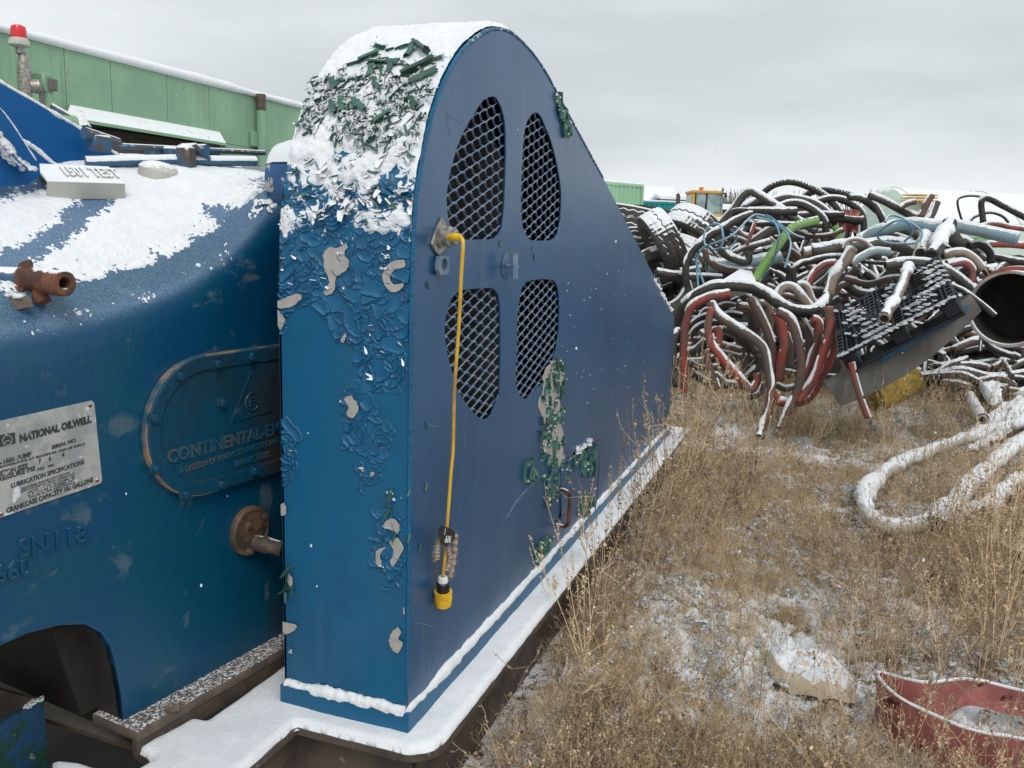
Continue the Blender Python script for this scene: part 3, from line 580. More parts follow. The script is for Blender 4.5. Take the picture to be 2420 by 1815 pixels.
for i, (kd, vi, P, X, Y, Z, s) in enumerate(FL):
    if i < 290:
        o = bpy.data.objects.new('paint_flake', LIB[kd][vi][2]); COL.objects.link(o); o.parent = guard
        o.matrix_local = Matrix(((X[0], Y[0], Z[0], P[0]), (X[1], Y[1], Z[1], P[1]), (X[2], Y[2], Z[2], P[2]), (0, 0, 0, 1)))
    else:
        key = 'g' if kd in ('curl', 'gscale') else ('s' if kd == 'sflake' else 'b'); rest.setdefault(key, MB()).add(mapf(LIB[kd][vi][0], P, X, Y, Z), LIB[kd][vi][1])
for kx, m_ in (('g', 'green_flake'), ('b', 'blue_flake'), ('s', 'snow_flake')): rest[kx].build('paint_flakes', M[m_], guard, smooth=2, kind='stuff')
# bare primer patches where paint has gone
mb = MB()
def blob(pts, fn, n=26, jag=.0):
    c = np.mean(pts, 0); P = spline(list(pts)+[pts[0]], n)[:-1]
    P = P+(np.array([[vnoise((i*1.7, 3., 1.)), vnoise((i*1.7, 9., 2.))] for i in range(len(P))])-.5)*jag
    V = [fn(*q) for q in P]; MB().add(V, [tuple(range(len(V)))]).build('primer_patch', M['primer'], guard)
def fw_(px, py): a, y = wpx(px, py); return wrapP(a, y, .0062)
for pts in [[(520, 480), (570, 425), (640, 430), (700, 390), (715, 430), (680, 470), (725, 530), (700, 600), (630, 640), (600, 760), (530, 780), (570, 680), (540, 590)],
            [(1135, 520), (1040, 530), (975, 600), (975, 690), (1030, 755), (1100, 745), (1130, 690), (1050, 700), (1025, 640), (1060, 590), (1140, 570)],
            [(190, 830), (330, 770), (370, 800), (300, 860), (190, 880)], [(655, 1110), (690, 1065), (700, 1090), (670, 1140)], [(190, 890), (240, 960), (210, 1040), (188, 1000)]]: blob(k6(pts), fw_)
for pts in [[(690, 120), (740, 110), (790, 190), (780, 240), (740, 275), (700, 240), (715, 190), (685, 150)], [(960, 1080), (1040, 1020), (1095, 1080), (1080, 1140), (1030, 1110)],
            [(1020, 1200), (1080, 1170), (1125, 1240), (1090, 1320), (1050, 1380), (1025, 1350), (1050, 1270)], [(915, 1300), (930, 1255), (990, 1240), (950, 1290), (965, 1360), (925, 1370)], [(875, 680), (905, 675), (900, 705), (880, 705)],
            [(212, 920), (240, 910), (250, 990), (215, 1000)], [(270, 1430), (300, 1480), (290, 1540), (262, 1500)]]: blob(k7(pts), fw_)
for pts in [[(1020, 660), (1080, 600), (1105, 630), (1090, 690), (1125, 720), (1095, 780), (1060, 790), (1020, 730)], [(222, 560), (330, 590), (270, 650), (225, 640)], [(262, 790), (290, 765), (295, 800)], [(1120, 455), (1135, 455), (1135, 500), (1118, 495)]]: blob(k8(pts), fw_)
sp_ = lambda px, py: side(px, py, -.0072)
for pts in [[(330, 0), (405, 0), (410, 200), (395, 400), (410, 600), (400, 780), (330, 800), (310, 700), (250, 690), (300, 520), (240, 380), (270, 200), (250, 130)], [(420, 790), (500, 710), (660, 640), (640, 740), (570, 770), (470, 800)],
            [(370, 1190), (410, 1150), (415, 1230), (380, 1240)]]: blob(q6(pts), sp_, 70, 13)
for pts in [[(520, 590), (560, 640), (620, 730), (640, 830), (600, 930), (570, 850), (560, 740), (515, 650)]]: blob(q1(pts), sp_, 30, 2)
# bits of snow caught on flakes
mb = MB()
def lump(P, r, sq=(1, 1, .8)):
    k = 6; G = []
    for i in range(1, 4):
        th_ = math.pi*i/4
        G.append([np.array(P)+r*np.array([math.sin(th_)*math.cos(a)*sq[0], math.sin(th_)*math.sin(a)*sq[1], math.cos(th_)*sq[2]])*random.uniform(.7, 1.2) for a in np.linspace(0, 2*np.pi, k, endpoint=False)])
    n0 = mb.n; mb.grid(np.array(G), cv=True); mb.f.append([n0+j for j in range(k)]); mb.f.append([n0+2*k+j for j in range(k)][::-1])
for (kd, vi, P, X, Y, Z, s) in FL:
    if random.random() < (.22 if P[1] < 0 else (.22 if P[2] > 1.25 else (.04 if P[2] > 1.05 else .03))): 
        for _ in range(6): lump(P+nrm(Z)*.005+np.array([random.gauss(0, s*.3)*(P[1] < 0), random.gauss(0, s*.4)*(P[1] >= 0), s*random.uniform(.0, .4)]), random.uniform(.0015, .0042), (.9, 1.2, .9))
for cx1, cy1, w_, n_l in ((235, 245, 45, 22), (330, 1280, 50, 0)):
    for _ in range(n_l):
        px, py = k6([(cx1+random.gauss(0, w_*.4), cy1+random.gauss(0, w_*.7))])[0]; a, y = wpx(px, py); lump(wrapP(a, y, .004), random.uniform(.004, .008))
for _ in range(60):
    px, py = random.uniform(1210, 1440), random.uniform(560, 900); lump(side(px, py, -.008), random.uniform(.001, .003), (.8, .8, 1.5))
for x0, y0, x1, y1 in ((500, 700, 625, 600), ): 
    for _ in range(26):
        t_ = random.random(); px, py = q6([(x0+(x1-x0)*t_+random.gauss(0, 6), y0+(y1-y0)*t_+random.gauss(0, 10))])[0]; lump(side(px, py, -.012), random.uniform(.008, .015))
for _ in range(70):
    t_ = random.random(); px, py = q2([(640+190*t_+random.gauss(0, 8), 1230+350*t_)])[0]; lump(side(px, py, -.0), random.uniform(.008, .017))
for _ in range(240):
    a_ = random.uniform(1.9, arcl[-6]-.1); lump(wrapP(a_, random.uniform(-.006, .0), .002), random.uniform(.003, .007))
mb.build('snow_bits', M['snow'], guard, smooth=2, kind='stuff')
M['scratch'] = mat('scratch', (.22, .28, .36), .7)
for pts in (k5([(1420, 830), (1570, 940)]), k5([(1440, 850), (1465, 1020)]), k7([(1285, 330), (1400, 345)]), k8([(1205, 570), (1330, 600)]), q6([(0, 1170), (60, 1060), (160, 960), (250, 870)]), k7([(1880, 1030), (2000, 850), (2110, 740)]), k7([(1500, 900), (1560, 960)])):
    P_ = spline([side(*q, -.0064) for q in pts], 14); MB().tube(P_, .0007, 4).build('scratch', M['scratch'], guard)
# hatch with dark strips that paint its gap's shade, and rusty handle
HP = [tuple(side(*q)[[0, 2]]) for q in hatch_px]
V, F = plate([HP], .004, .001); MB().add(np.stack([V[:, 0], -.0085-V[:, 2], V[:, 1]], -1), [f[::-1] for f in F]).build('hatch', M['guard_side'], guard)
MB().tube([(HP[0][0], -.0062, HP[0][1]), (HP[1][0], -.0062, HP[1][1])], .0035, 5).build('hatch_gap_shade', M['dark'], guard)
c0 = np.array(HP[1]); c1 = np.array(HP[2]); MB().box((c0[0]+.002, -.0066, c1[1]), (c0[0]+.016, -.0061, c0[1])).build('hatch_gap_shade', M['dark'], guard)
hp = q6([(372, 985), (400, 972), (440, 985), (462, 1010), (463, 1100), (455, 1200), (445, 1232), (420, 1245), (360, 1238)])
offs = [-.004, -.03, -.055, -.062, -.062, -.062, -.055, -.035, -.004]
MB().tube(spline([side(*q, o_) for q, o_ in zip(hp, offs)], 40), .0085, 8, wob=.002).build('handle', M['rust'], guard, smooth=1)
# socket bracket
br = thing('cable_socket', 'grey metal cable socket on its diamond shaped bracket beside the mesh window', 'socket', tuple(side(945, 517, -.006)))
def sideplate(px_pts, y, t_, m_, par, nm, holes=[], bev=.0):
    V, F = plate([[tuple(side(*q, y)[[0, 2]]) for q in px_pts]]+[[tuple(side(*q, y)[[0, 2]]) for q in h] for h in holes], t_, bev)
    return MB().add(np.stack([V[:, 0], y-t_/2-V[:, 2], V[:, 1]], -1), [f[::-1] for f in F]).build(nm, m_, par)
sideplate(k6([(1395, 200), (1425, 270), (1438, 340), (1430, 410), (1365, 488), (1335, 440), (1316, 400), (1345, 300)]), -.007, .007, M['metal'], br, 'bracket', bev=.001)
so = side(*k6([(1393, 345)])[0], -.012)
MB().lathe([(.03, 0), (.031, -.008), (.025, -.010), (.025, -.02), (.028, -.021), (.028, -.03), (.020, -.034), (.020, -.046), (.016, -.048), (.012, -.048)], so, (0, 1, 0), 16).build('socket_barrel', M['metal'], br, smooth=1)
def circ(cx2, cz2, r, n=16): return [(cx2+r*math.cos(a), cz2+r*math.sin(a)) for a in np.linspace(0, 2*np.pi, n, endpoint=False)]
sideplate(k6([(1360, 492), (1428, 485), (1432, 590), (1422, 628), (1362, 632), (1350, 590)]), -.012, .012, M['mesh_blue'], guard, 'lifting_lug', holes=[k6([(1395+22*math.cos(a), 553+46*math.sin(a)) for a in np.linspace(0, 2*np.pi, 16, endpoint=False)])], bev=.001)
lt = side(*k6([(1880, 565)])[0], -.006); MB().lathe([(.040, 0), (.041, -.002), (.036, -.003), (.0, -.0031)], lt, (0, 1, 0), 24).build('latch_plate', M['guard_side'], guard, smooth=1)
h1 = k6([(1945, 470), (1945, 655)]); MB().tube([lt+np.array([0, -.002, 0]), lt+np.array([.0, -.045, .0])], .006, 8).tube([side(*h1[0], -.05)+[.0, 0, 0], side(*h1[1], -.05)], .012, 8).build('latch_handle', M['mesh_blue'], guard, smooth=1)
# ---- yellow cord
cord = thing('power_cord', 'yellow power cord with black tag hanging down the blue guard panel', 'power cord', tuple(side(951, 517, -.06)))
e0 = so+np.array([0, -.046, 0]); be = side(*k6([(1552, 352)])[0], -.125)
pts = [side(*k6([q])[0], y_) for q, y_ in (((1478, 345), -.082), ((1520, 345), -.108), ((1556, 362), -.128), ((1562, 420), -.132), ((1553, 560), -.125), ((1545, 700), -.118), ((1537, 900), -.108), ((1525, 1100), -.098), ((1510, 1300), -.088), ((1497, 1500), -.078), ((1494, 1640), -.074))]
pts += [side(*k7([q])[0], y_) for q, y_ in (((1492, 300), -.07), ((1487, 520), -.062), ((1472, 680), -.056), ((1460, 850), -.05), ((1443, 1080), -.044), ((1432, 1250), -.040), ((1412, 1460), -.037))]
MB().tube(spline(pts, 110), .0047, 8).build('cord', M['yellow'], cord, smooth=1)
MB().tube([e0, side(*k6([(1462, 350)])[0], -.074)], .009, 10).build('strain_relief', M['black'], cord, smooth=1)
sp2 = spline([side(*k6([q])[0], y_) for q, y_ in (((1462, 350), -.074), ((1500, 347), -.096), ((1535, 350), -.115))], 26); MB().tube(sp2, .0082+.0012*(np.arange(26) % 3 == 0), 10).build('ribbed_sleeve', M['yellow2'], cord, smooth=1)
pc = side(*k7([(1412, 1460)])[0], -.037); ax = nrm(side(*k8([(1415, 450)])[0], -.033)-pc)
def pl(px, py): return float((side(px, py, -.035)-pc)@ax)
z1_, z2_, z3_, z4_ = (pl(*k8([(1412, q)])[0]) for q in (195, 262, 340, 450))
MB().lathe([(.006, 0), (.0125, z1_*0+.002), (.0145, z2_*.6), (.0150, z2_)], pc, ax, 16).build('white_label', M['ink_light'], cord, smooth=1)
MB().lathe([(.015, z2_), (.019, z2_+.004), (.0185, z3_)], pc, ax, 18).build('black_collar', M['black'], cord, smooth=1)
zz = np.linspace(z3_, z4_, 22); MB().lathe([(.0, z3_-.001), (.0215, z3_-.0005)]+[(.0245+.0011*((i % 3) == 0)-.003*(i > 12)*((i-12)/9), z) for i, z in enumerate(zz)]+[(.020, z4_+.002), (0, z4_+.002)], pc, ax, 22).build('plug_body', M['yellow2'], cord, smooth=1)
mb = MB()
for k in range(4):
    a = k*1.57+.4; b0 = pc+ax*z4_+np.array([math.cos(a)*.01, math.sin(a)*.008, 0]); mb.tube([b0, b0+ax*.013], .0022, 6)
mb.build('prong', M['brass'], cord)
tagc = k7([(1405, 1080), (1470, 1105), (1500, 1140), (1490, 1190), (1430, 1240), (1400, 1215), (1373, 1130), (1380, 1095)])
tg = sideplate(tagc, -.058, .002, M['black'], cord, 'tag', bev=.0004)
V, F = text('PUMP', .026, .0003, bold=.0006); tp = side(*k7([(1473, 1170)])[0], -.0605)
ang = math.pi+rad(-18); ex = np.array([math.cos(ang), 0, math.sin(ang)]); ey = np.array([-math.sin(ang), 0, math.cos(ang)])
V2, F2 = text('1', .026, .0003, bold=.0006)
MB().add(mapf(V, tp-ey*.004, ex*.62, ey, (0, -1, 0)), F).add(mapf(V2, side(*k7([(1436, 1100)])[0], -.0605), ex*.62, ey, (0, -1, 0)), F2).build('lettering', M['ink_light'], tg)
# fuzzy fibre bundle tied behind the tag
mb = MB()
for path in ([(1385, 1180), (1370, 1250), (1362, 1330)], [(1505, 1150), (1500, 1250), (1490, 1350), (1465, 1470)], [(1440, 1230), (1460, 1330), (1440, 1420)]):
    P = spline([side(*q, -.045) for q in k7(path)], 40)
    for i in range(330):
        c = P[random.randrange(40)]+rng.normal(0, .004, 3)*[1, .6, 1]; d = nrm(rng.normal(0, 1, 3)*[1, .5, .8]+np.array([0, 0, -.3]))*random.uniform(.008, .02); s_v = nrm(np.cross(d, (0, 1, 0)))*.0005
        mid = c+d*.6+rng.normal(0, .002, 3); mb.add([c-s_v, c+s_v, mid+s_v, mid-s_v, c+d], [(0, 1, 2, 3), (3, 2, 4)])
    mb.tube(P, .007+.002*np.sin(np.arange(40)), 7, wob=.006)
mb.build('fibre_wrap', M['fuzz'], cord)

# ================================================================ PUMP
P0 = np.array([-.32, .67, 0.]); TH = rad(-7.85); EX = np.array([math.cos(TH), math.sin(TH), 0]); NB = np.array([-math.sin(TH), math.cos(TH), 0]); EZ = np.array([0, 0, 1.])
dP = NB@P0
def pf(px, py, off=0.): X = onpl(px, py, NB, dP+off); return float((X-P0)@EX), float(X[2])
def pw(s, z, t=0.): return P0+EX*s+NB*t+EZ*z
pump = thing('mud_pump', 'dark blue mud pump housing with snowy rounded top and oval lettered cover', 'pump', tuple(P0+[0, 0, 0]))
hs = np.array([-1.3, -.26, -.09, .10, .25, .38, .49, .59, .8, 1.2]); hv = np.array([1.09, 1.12, 1.13, 1.165, 1.20, 1.26, 1.325, 1.43, 1.47, 1.48])
def hood(s, t):
    h = np.interp(s, hs, hv); zr = 1.475+.11*sstep(-.4, .9, s); q = np.clip(t/.74, 0, 1)
    return h+(zr-h)*(1-(1-q)**1.5)
SS = np.linspace(-1.3, 1.2, 90)
from_ = [(0, .62), (0, .75), (0, -.14), (0, -.10), (.004, -.07), (.014, -.04), (.032, -.016), (.055, -.002)]
G = []
for s in SS:
    h = np.interp(s, hs, hv); row = [pw(s, .62), pw(s, .8), pw(s, h-.14)]+[pw(s, h+dz, t_) for t_, dz in from_[3:]]
    z0 = h-.002
    for t_ in np.linspace(.08, .74, 24): row.append(pw(s, max(hood(s, t_)-.0, z0), t_))
    row.append(pw(s, hood(s, .74)-.04, .80)); row.append(pw(s, hood(s, .74)-.4, .86)); G.append(row)
G = np.array(G)
# smooth the columns along s
for _ in range(6): G[1:-1] = (G[:-2]+2*G[1:-1]+G[2:])/4
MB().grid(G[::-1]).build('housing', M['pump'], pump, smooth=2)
arch = [pf(*q) for q in [(0, 1397), (60, 1370), (130, 1352), (185, 1350), (218, 1368), (240, 1400), (250, 1440), (262, 1500), (272, 1590)]]
arch = [(-1.3, arch[0][1]-.05)]+arch
fp = [(-1.3, .6201), (1.2, .6201), (1.2, 0.0)]+arch[::-1][:1]+arch[::-1][1:]
fp = [(-1.3, .64)]+[(a, b) for a, b in arch]+[(1.2, 0.0), (1.2, .64)]
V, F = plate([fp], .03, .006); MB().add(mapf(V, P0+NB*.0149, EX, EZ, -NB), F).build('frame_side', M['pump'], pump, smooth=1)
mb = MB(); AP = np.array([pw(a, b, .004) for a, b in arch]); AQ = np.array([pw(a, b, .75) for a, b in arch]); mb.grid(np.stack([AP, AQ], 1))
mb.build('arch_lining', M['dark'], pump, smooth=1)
# interior baffle seen through the arch (a dark web) and bottom flange
MB().prism([(-.14, .42), (-.02, .30), (.0, .06), (-.05, .06)], pw(0, 0, .10), EX, EZ, NB, .01).build('web', M['dark'], pump)
V, F = plate([[(-.02, -.075), (1.5, -.075), (1.5, .10), (-.02, .10)]], .03, .004)
MB().add(mapf(V, pw(0, .035), EX, NB, EZ), F).build('foot_flange', M['steel_dirty'], pump, smooth=1)
MB().prism([(-.02, -.07), (1.5, -.07), (1.5, -.055), (-.02, -.055)], pw(0, -.03), EX, NB, EZ, .05).build('foot_rail', M['steel_brown'], pump)
bo = np.array(hz(*k4([(1290, 1215)])[0], .05)); MB().lathe([(0, .022), (.02, .02), (.024, .012), (.024, 0)], bo, (0, 0, 1), 6).build('foot_bolt', M['steel_dirty'], pump)
# hood snow
s2 = np.linspace(-.45, .85, 380); t2 = np.linspace(.012, .80, 250); S2, T2 = np.meshgrid(s2, t2, indexing='ij')
hh = np.interp(S2, hs, hv); t_full = np.array([0, .004, .014, .032, .055, .08]); z_full = np.array([-.10, -.07, -.04, -.016, -.002, .0])
Z2 = np.where(T2 < .08, hh+np.interp(T2, t_full, z_full), np.maximum(hood(S2, np.minimum(T2, .74)), hh-.002)); Z2 = np.where(T2 > .74, Z2-(T2-.74)*.65, Z2)
PP = P0+EX*S2[..., None]+NB*T2[..., None]+EZ*Z2[..., None]; px2 = proj(PP)
def dline(P, a, b, w=None):
    a = np.array(a); b = np.array(b); d = b-a; t_ = np.clip(((P-a)@d)/(d@d), 0, 1); return np.linalg.norm(P-a-t_[..., None]*d, axis=-1)
edge_l = [(-400, 640), (0, 628), (100, 632), (200, 628), (300, 604), (380, 575), (450, 528), (505, 475), (530, 430), (545, 385), (560, 330)]
ed = np.minimum.reduce([dline(px2, a, b) for a, b in zip(edge_l[:-1], edge_l[1:])])
ye = np.interp(px2[..., 0], [a for a, b in edge_l[:-2]], [b for a, b in edge_l[:-2]]); ins = (px2[..., 1] < ye) & (px2[..., 0] < 556)
sdp = np.where(ins, ed, -ed)
strk = np.minimum(dline(px2, (225, 418), (130, 500)), dline(px2, (130, 500), (-10, 590)))
tl = dline(px2, (-40, 425), (120, 375))
n1 = fbm(PP*14, 5); n2 = fbm(PP*70, 3)
cov = np.minimum(np.minimum(sdp/90+.12, (strk-20)/30), (tl-14)/30)+.2*(px2[..., 0] < 0)
n3 = fbm(PP*150, 2); th2 = .009*np.clip(cov, -.6, 1)+(n1-.5)*.008+(n2-.5)*.016*(1-.6*np.clip(cov, 0, 1))+(n3-.5)*.016*(1-.8*np.clip(cov, 0, 1)); th2 = np.clip(th2-.001, -.003, .02); th2 = np.where(th2 > 0, th2*.65, th2)
Nn = np.cross(np.gradient(PP, axis=0), np.gradient(PP, axis=1)); Nn /= np.linalg.norm(Nn, axis=-1)[..., None]; Nn *= np.sign(Nn[..., 2:3])
Gs = PP+Nn*th2[..., None]; idx = np.arange(th2.size).reshape(th2.shape); mxx = np.maximum.reduce([th2[:-1, :-1], th2[1:, :-1], th2[1:, 1:], th2[:-1, 1:]]) > -.0015
MB().add(Gs, np.stack([idx[:-1, :-1][mxx], idx[1:, :-1][mxx], idx[1:, 1:][mxx], idx[:-1, 1:][mxx]], -1).tolist()).build('snow', M['snow'], pump, smooth=2, kind='stuff')
# oval cover
def stad(s0, zc, R, L_, n=12, grow=0.):
    R = R+grow; a = np.linspace(math.pi/2, 3*math.pi/2, n*2); l = [(s0+R*math.cos(q), zc+R*math.sin(q)) for q in a]; r_ = [(s0+L_-R*math.cos(q), zc-R*math.sin(q)) for q in a]; return l+r_
zc_ = .80; R_ = .198; sc_ = .287
def onface(loops, t0, th_, m_, nm, par, bev=.0, sm=False, **k):
    V, F = plate(loops, th_, bev); return MB().add(mapf(V, P0-NB*(t0+th_/2), EX, EZ, -NB), F).build(nm, m_, par, smooth=sm, **k)
M['letter'] = mat('worn_letters', (.008, .085, .145), .4, c2=(.07, .095, .11), s2=9, bump=.2)
M['cleanout'] = mat('dirty_brown', (.07, .052, .04), .6, c2=(.16, .10, .06), s2=14, bump=.3)
M['cover_rim'] = mat('rusty_rim', (.03, .09, .14), .5, c2=(.33, .22, .14), s2=5, lo=.42, hi=.58, bump=.3)
cov_o = onface([stad(sc_, zc_, R_, .62)], .0, .022, M['cover_rim'], 'cover_plate', pump, .003, 1)
onface([stad(sc_, zc_, R_, .62, grow=-.004), stad(sc_, zc_, R_, .62, grow=-.042)], .022, .006, M['cover'], 'cover_flange', pump, .002)
onface([stad(sc_, zc_, R_, .62, grow=-.043)], .021, .002, M['cover'], 'cover_panel', pump)
for q in k2([(1880, 1085), (1625, 1140), (1345, 1230), (1150, 1545), (1660, 1430)])+k3([(1165, 660), (1385, 850), (1655, 775), (1900, 675)]):
    s, z = pf(*q, -.03); MB().lathe([(0, -.016), (.011, -.015), (.0125, -.011), (.0125, -.002), (.017, -.001), (.017, .004)], pw(s, z, -.026), NB, 7).build('bolt', M['cover'], pump)
def ftext(t_, a_px, b_px, hgt, ext, m_, par, nm, off, bold=.0, k=k3, full=None):
    """text on the pump face from pixel a to pixel b (baseline ends)"""
    (sa, za), (sb, zb) = pf(*k([a_px])[0], -off), pf(*k([b_px])[0], -off); V, F = text(t_, hgt/.7, ext, bold=bold)
    w = V[:, 0].max()-V[:, 0].min(); ref = w if full is None else (lambda VV: VV[:, 0].max()-VV[:, 0].min())(text(full, hgt/.7, ext)[0])
    L_ = math.hypot(sb-sa, zb-za); ex = (EX*(sb-sa)+EZ*(zb-za))/L_; V[:, 0] = (V[:, 0]-V[:, 0].min())*(L_/ref)
    return MB().add(mapf(V, pw(sa, za, -off), ex, EZ, -NB), F).build(nm, m_, par)
ftext('CONTINENTAL-EMSCO', (1250, 618), (2085, 392), .036, .0035, M['letter'], pump, 'raised_lettering', .024, .0012, full='CONTINENTAL-EM')
ftext('A DIVISION OF YOUNGSTOWN SHEET AND TUBE', (1340, 695), (2080, 460), .017, .0026, M['letter'], pump, 'raised_lettering', .024, .0006, full='A DIVISION OF YOUNGSTOWN SHEET AND')
ftext('DALLAS, TEXAS', (1762, 637), (2020, 563), .017, .0026, M['letter'], pump, 'raised_lettering', .024, .0006)
tri = [pf(*q, -.024) for q in k2([(1875, 1190), (1722, 1580), (2030, 1488)])]; c3_ = np.mean(tri, 0); ti = [tuple(c3_+(np.array(q)-c3_)*.9) for q in tri]
onface([tri, ti], .023, .003, M['cover'], 'raised_triangle', pump)
cc = pf(*k2([(1885, 1420)])[0], -.024); 
mb = MB(); mb.tube([pw(cc[0]+.026*math.cos(a), cc[1]+.026*math.sin(a), -.024) for a in np.linspace(.6, 5.6, 24)], .0028, 6)
for dz in (.012, 0, -.012): mb.tube([pw(cc[0]-.01, cc[1]+dz, -.024), pw(cc[0]+.012, cc[1]+dz, -.024)], .0024, 6)
mb.tube([pw(cc[0]-.01, cc[1]+.012, -.024), pw(cc[0]-.01, cc[1]-.012, -.024)], .0024, 6); mb.build('monogram', M['cover'], pump)
# nameplate
npl = [pf(*q, -.004) for q in k3([(-900, 500), (688, 148), (706, 165), (764, 742), (752, 768), (-900, 1330)])]
npo = onface([npl], .0, .004, M['silver'], 'nameplate', pump, .0008)
for tt, a, b, h, bo_ in (('NATIONAL OILWELL', (148, 458), (684, 308), .0165, .0009), ('SERIAL NO.', (385, 512), (572, 452), .0085, .0003), ('FB-1600 PUMP', (-40, 640), (236, 562), .0105, .0003), ('PERFORMANCE AT MAXIMUM 1600 HP INPUT', (-40, 665), (640, 478), .0055, .0001),
                         ('PISTON SIZE', (-25, 718), (208, 648), .0105, .0003), ('7', (290, 618), (308, 613), .0095, .0003), ('6', (364, 598), (384, 592), .0095, .0003), ('4', (462, 570), (482, 564), .0095, .0003), ('PRESSURE PSI', (-40, 762), (262, 668), .0105, .0003),
                         ('3423   3981', (280, 672), (405, 636), .006, .0001), ('LUBRICATION SPECIFICATIONS', (85, 802), (630, 618), .0105, .0003), ('USE EXTREME PRESSURE NON-CORROSIVE', (160, 815), (520, 692), .005, 0), ('ANTI-FOAMING GEAR LUBRICANT', (150, 838), (560, 700), .005, 0),
                         ('ABOVE 32 F TO 155 F AGMA 5EP', (205, 842), (560, 722), .005, 0), ('0 F TO 85 F AGMA 4EP', (210, 862), (560, 742), .005, 0), ('CHANGE OIL AND CLEAN STRAINERS', (215, 880), (560, 762), .005, 0), ('CRANKCASE CAPACITY 100 GALLONS', (48, 990), (698, 752), .0115, .0004)):
    ftext(tt, a, b, h, .0002, M['ink'], npo, 'lettering', .0046, bo_*1.7+.0001)
lg = [pf(*q, -.005) for q in k3([(-30, 412), (112, 384), (118, 468), (-25, 500)])]; lgo = onface([lg], .0042, .0006, M['ink'], 'logo', npo)
lc = pf(*k3([(55, 444)])[0], -.005); mb = MB(); mb.tube([pw(lc[0]+.011*math.cos(a), lc[1]+.011*math.sin(a), -.0052) for a in np.linspace(0, 6.28, 22)], .0009, 5, False); mb.tube([pw(lc[0]-.008+.016*t_, lc[1]-.006+.005*math.sin(t_*3), -.0052) for t_ in np.linspace(0, 1, 8)], .0009, 5)
mb.build('logo_ring', M['silver'], npo)
for q in k3([(672, 185), (725, 745), (8, 998)]): s, z = pf(*q, -.004); MB().lathe([(0, -.003), (.004, -.002), (.005, 0)], pw(s, z, -.004), NB, 8).build('rivet', M['rust'], npo)
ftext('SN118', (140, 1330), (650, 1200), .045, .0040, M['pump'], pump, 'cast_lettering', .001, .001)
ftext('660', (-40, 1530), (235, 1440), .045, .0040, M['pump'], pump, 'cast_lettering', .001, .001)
# faded repaint swipes on the face
def facepatch(pts, k, m_, nm, off=.0009): onface([[pf(*q, -off) for q in k(pts)]], off-.0004, .0005, m_, nm, pump)
M['repaint'] = mat('teal_repaint', (.0, .085, .155), .4, c2=(.0, .07, .14), s2=4, bump=.1); M['scrape'] = mat('pale_scrape', (.10, .15, .22), .6, c2=(.14, .19, .26), s2=30)
0 and facepatch([(800, 960), (900, 890), (960, 960), (1110, 1240), (1090, 1659), (830, 1659), (810, 1200)], k3, M['repaint'], 'repaint_patch')
0 and facepatch([(1390, 860), (1560, 930), (1580, 1060), (1400, 1110), (1230, 1200), (1220, 1090), (1310, 960)], k2, M['repaint'], 'repaint_patch')
mb = MB()
def grime(mname, pts, k, off):
    facepatch(pts, k, M[mname], 'grime_patch', off)
# round cleanout cover, drain stub
cl = pf(*k3([(1870, 1130)])[0], -.02); rcl = .072
clo = MB().lathe([(rcl+.003, .0), (rcl+.003, -.016), (rcl, -.02), (rcl*.9, -.021), (rcl*.86, -.017), (0, -.017)], pw(cl[0]+.01, cl[1]), NB, 36).build('cleanout_cover', M['cleanout'], pump, smooth=1)
for q in k3([(1980, 1010), (1860, 1080), (1860, 1270)]): s, z = pf(*q, -.02); MB().lathe([(0, -.012), (.009, -.011), (.010, -.002), (.013, 0)], pw(s, z, -.02), NB, 6).build('bolt', M['cleanout'], clo)
ftext('CLEANOUT', (1840, 1145), (2010, 1085), .013, .001, M['cleanout'], clo, 'raised_lettering', .019, .0004)
a0 = pw(*pf(*k3([(1900, 1205)])[0], -.02), -.02); b0 = a0+(-NB)*.085+EX*.03+np.array([0, 0, -.015])
MB().tube(spline([a0, (a0+b0)/2, b0], 10), np.array([.024, .024, .024, .027, .027, .021, .021, .021, .023, .023]), 12, False).tube([b0*.7+a0*.3, b0], .012, 10).build('drain_stub', M['cleanout'], pump, smooth=1)
ridge([a0+np.array([0, 0, .016]), b0+np.array([0, 0, .016])], (0, 0, 1), 14, .004, .008, par=pump)
# hood fittings ----------------------------------------------------
def on_hood(px, py):
    d = (px2[..., 0]-px)**2+(px2[..., 1]-py)**2; i = np.argmin(d); return PP.reshape(-1, 3)[i]
fa, fb = on_hood(*k1([(365, 1480)])[0]), on_hood(*k1([(915, 1490)])[0]); sx = nrm(fb-fa); Lb = np.linalg.norm(fb-fa); sy = NB.copy(); sy = nrm(sy-sx*(sy@sx)); sy = nrm(sy+np.array([0, 0, .38])); sz = np.cross(sx, sy); sz *= np.sign(sz[2])
sg = [(0, 0), (0, .048), (.145, .048), (.145, 0), (.139, 0), (.139, .042), (.006, .042), (.006, 0)]
so_ = MB().prism(sg, fa-sx*.005, sy, sz, sx, Lb+.01).build('sign_channel', M['cream'], pump)
V, F = text('1501 TEST', .105, .004, bold=.003); w = V[:, 0].max(); MB().add(mapf(V*[Lb*.8/w, 1, 1], fa+sx*.05*Lb/.2+sy*.042+sz*.050, sx, sy, sz), F).build('raised_lettering', M['cream'], so_)
rg = on_hood(*k1([(1190, 1290)])[0]); MB().lathe([(.062, -.02), (.062, .012), (.05, .024), (.03, .032), (0, .035)], rg, (0, -.25, 1), 20).build('domed_cap', M['cream'], pump, smooth=1)
r0, r1 = on_hood(*k1([(640, 1262)])[0]), on_hood(*k1([(1925, 1235)])[0]); MB().tube(spline([r0+[0, 0, .02], (r0+r1)/2+np.array([0, 0, .03]), r1+[0, 0, .03]], 40), .017, 10, wob=.006).build('ridge_pipe', M['rod_snowy'], pump, smooth=1)
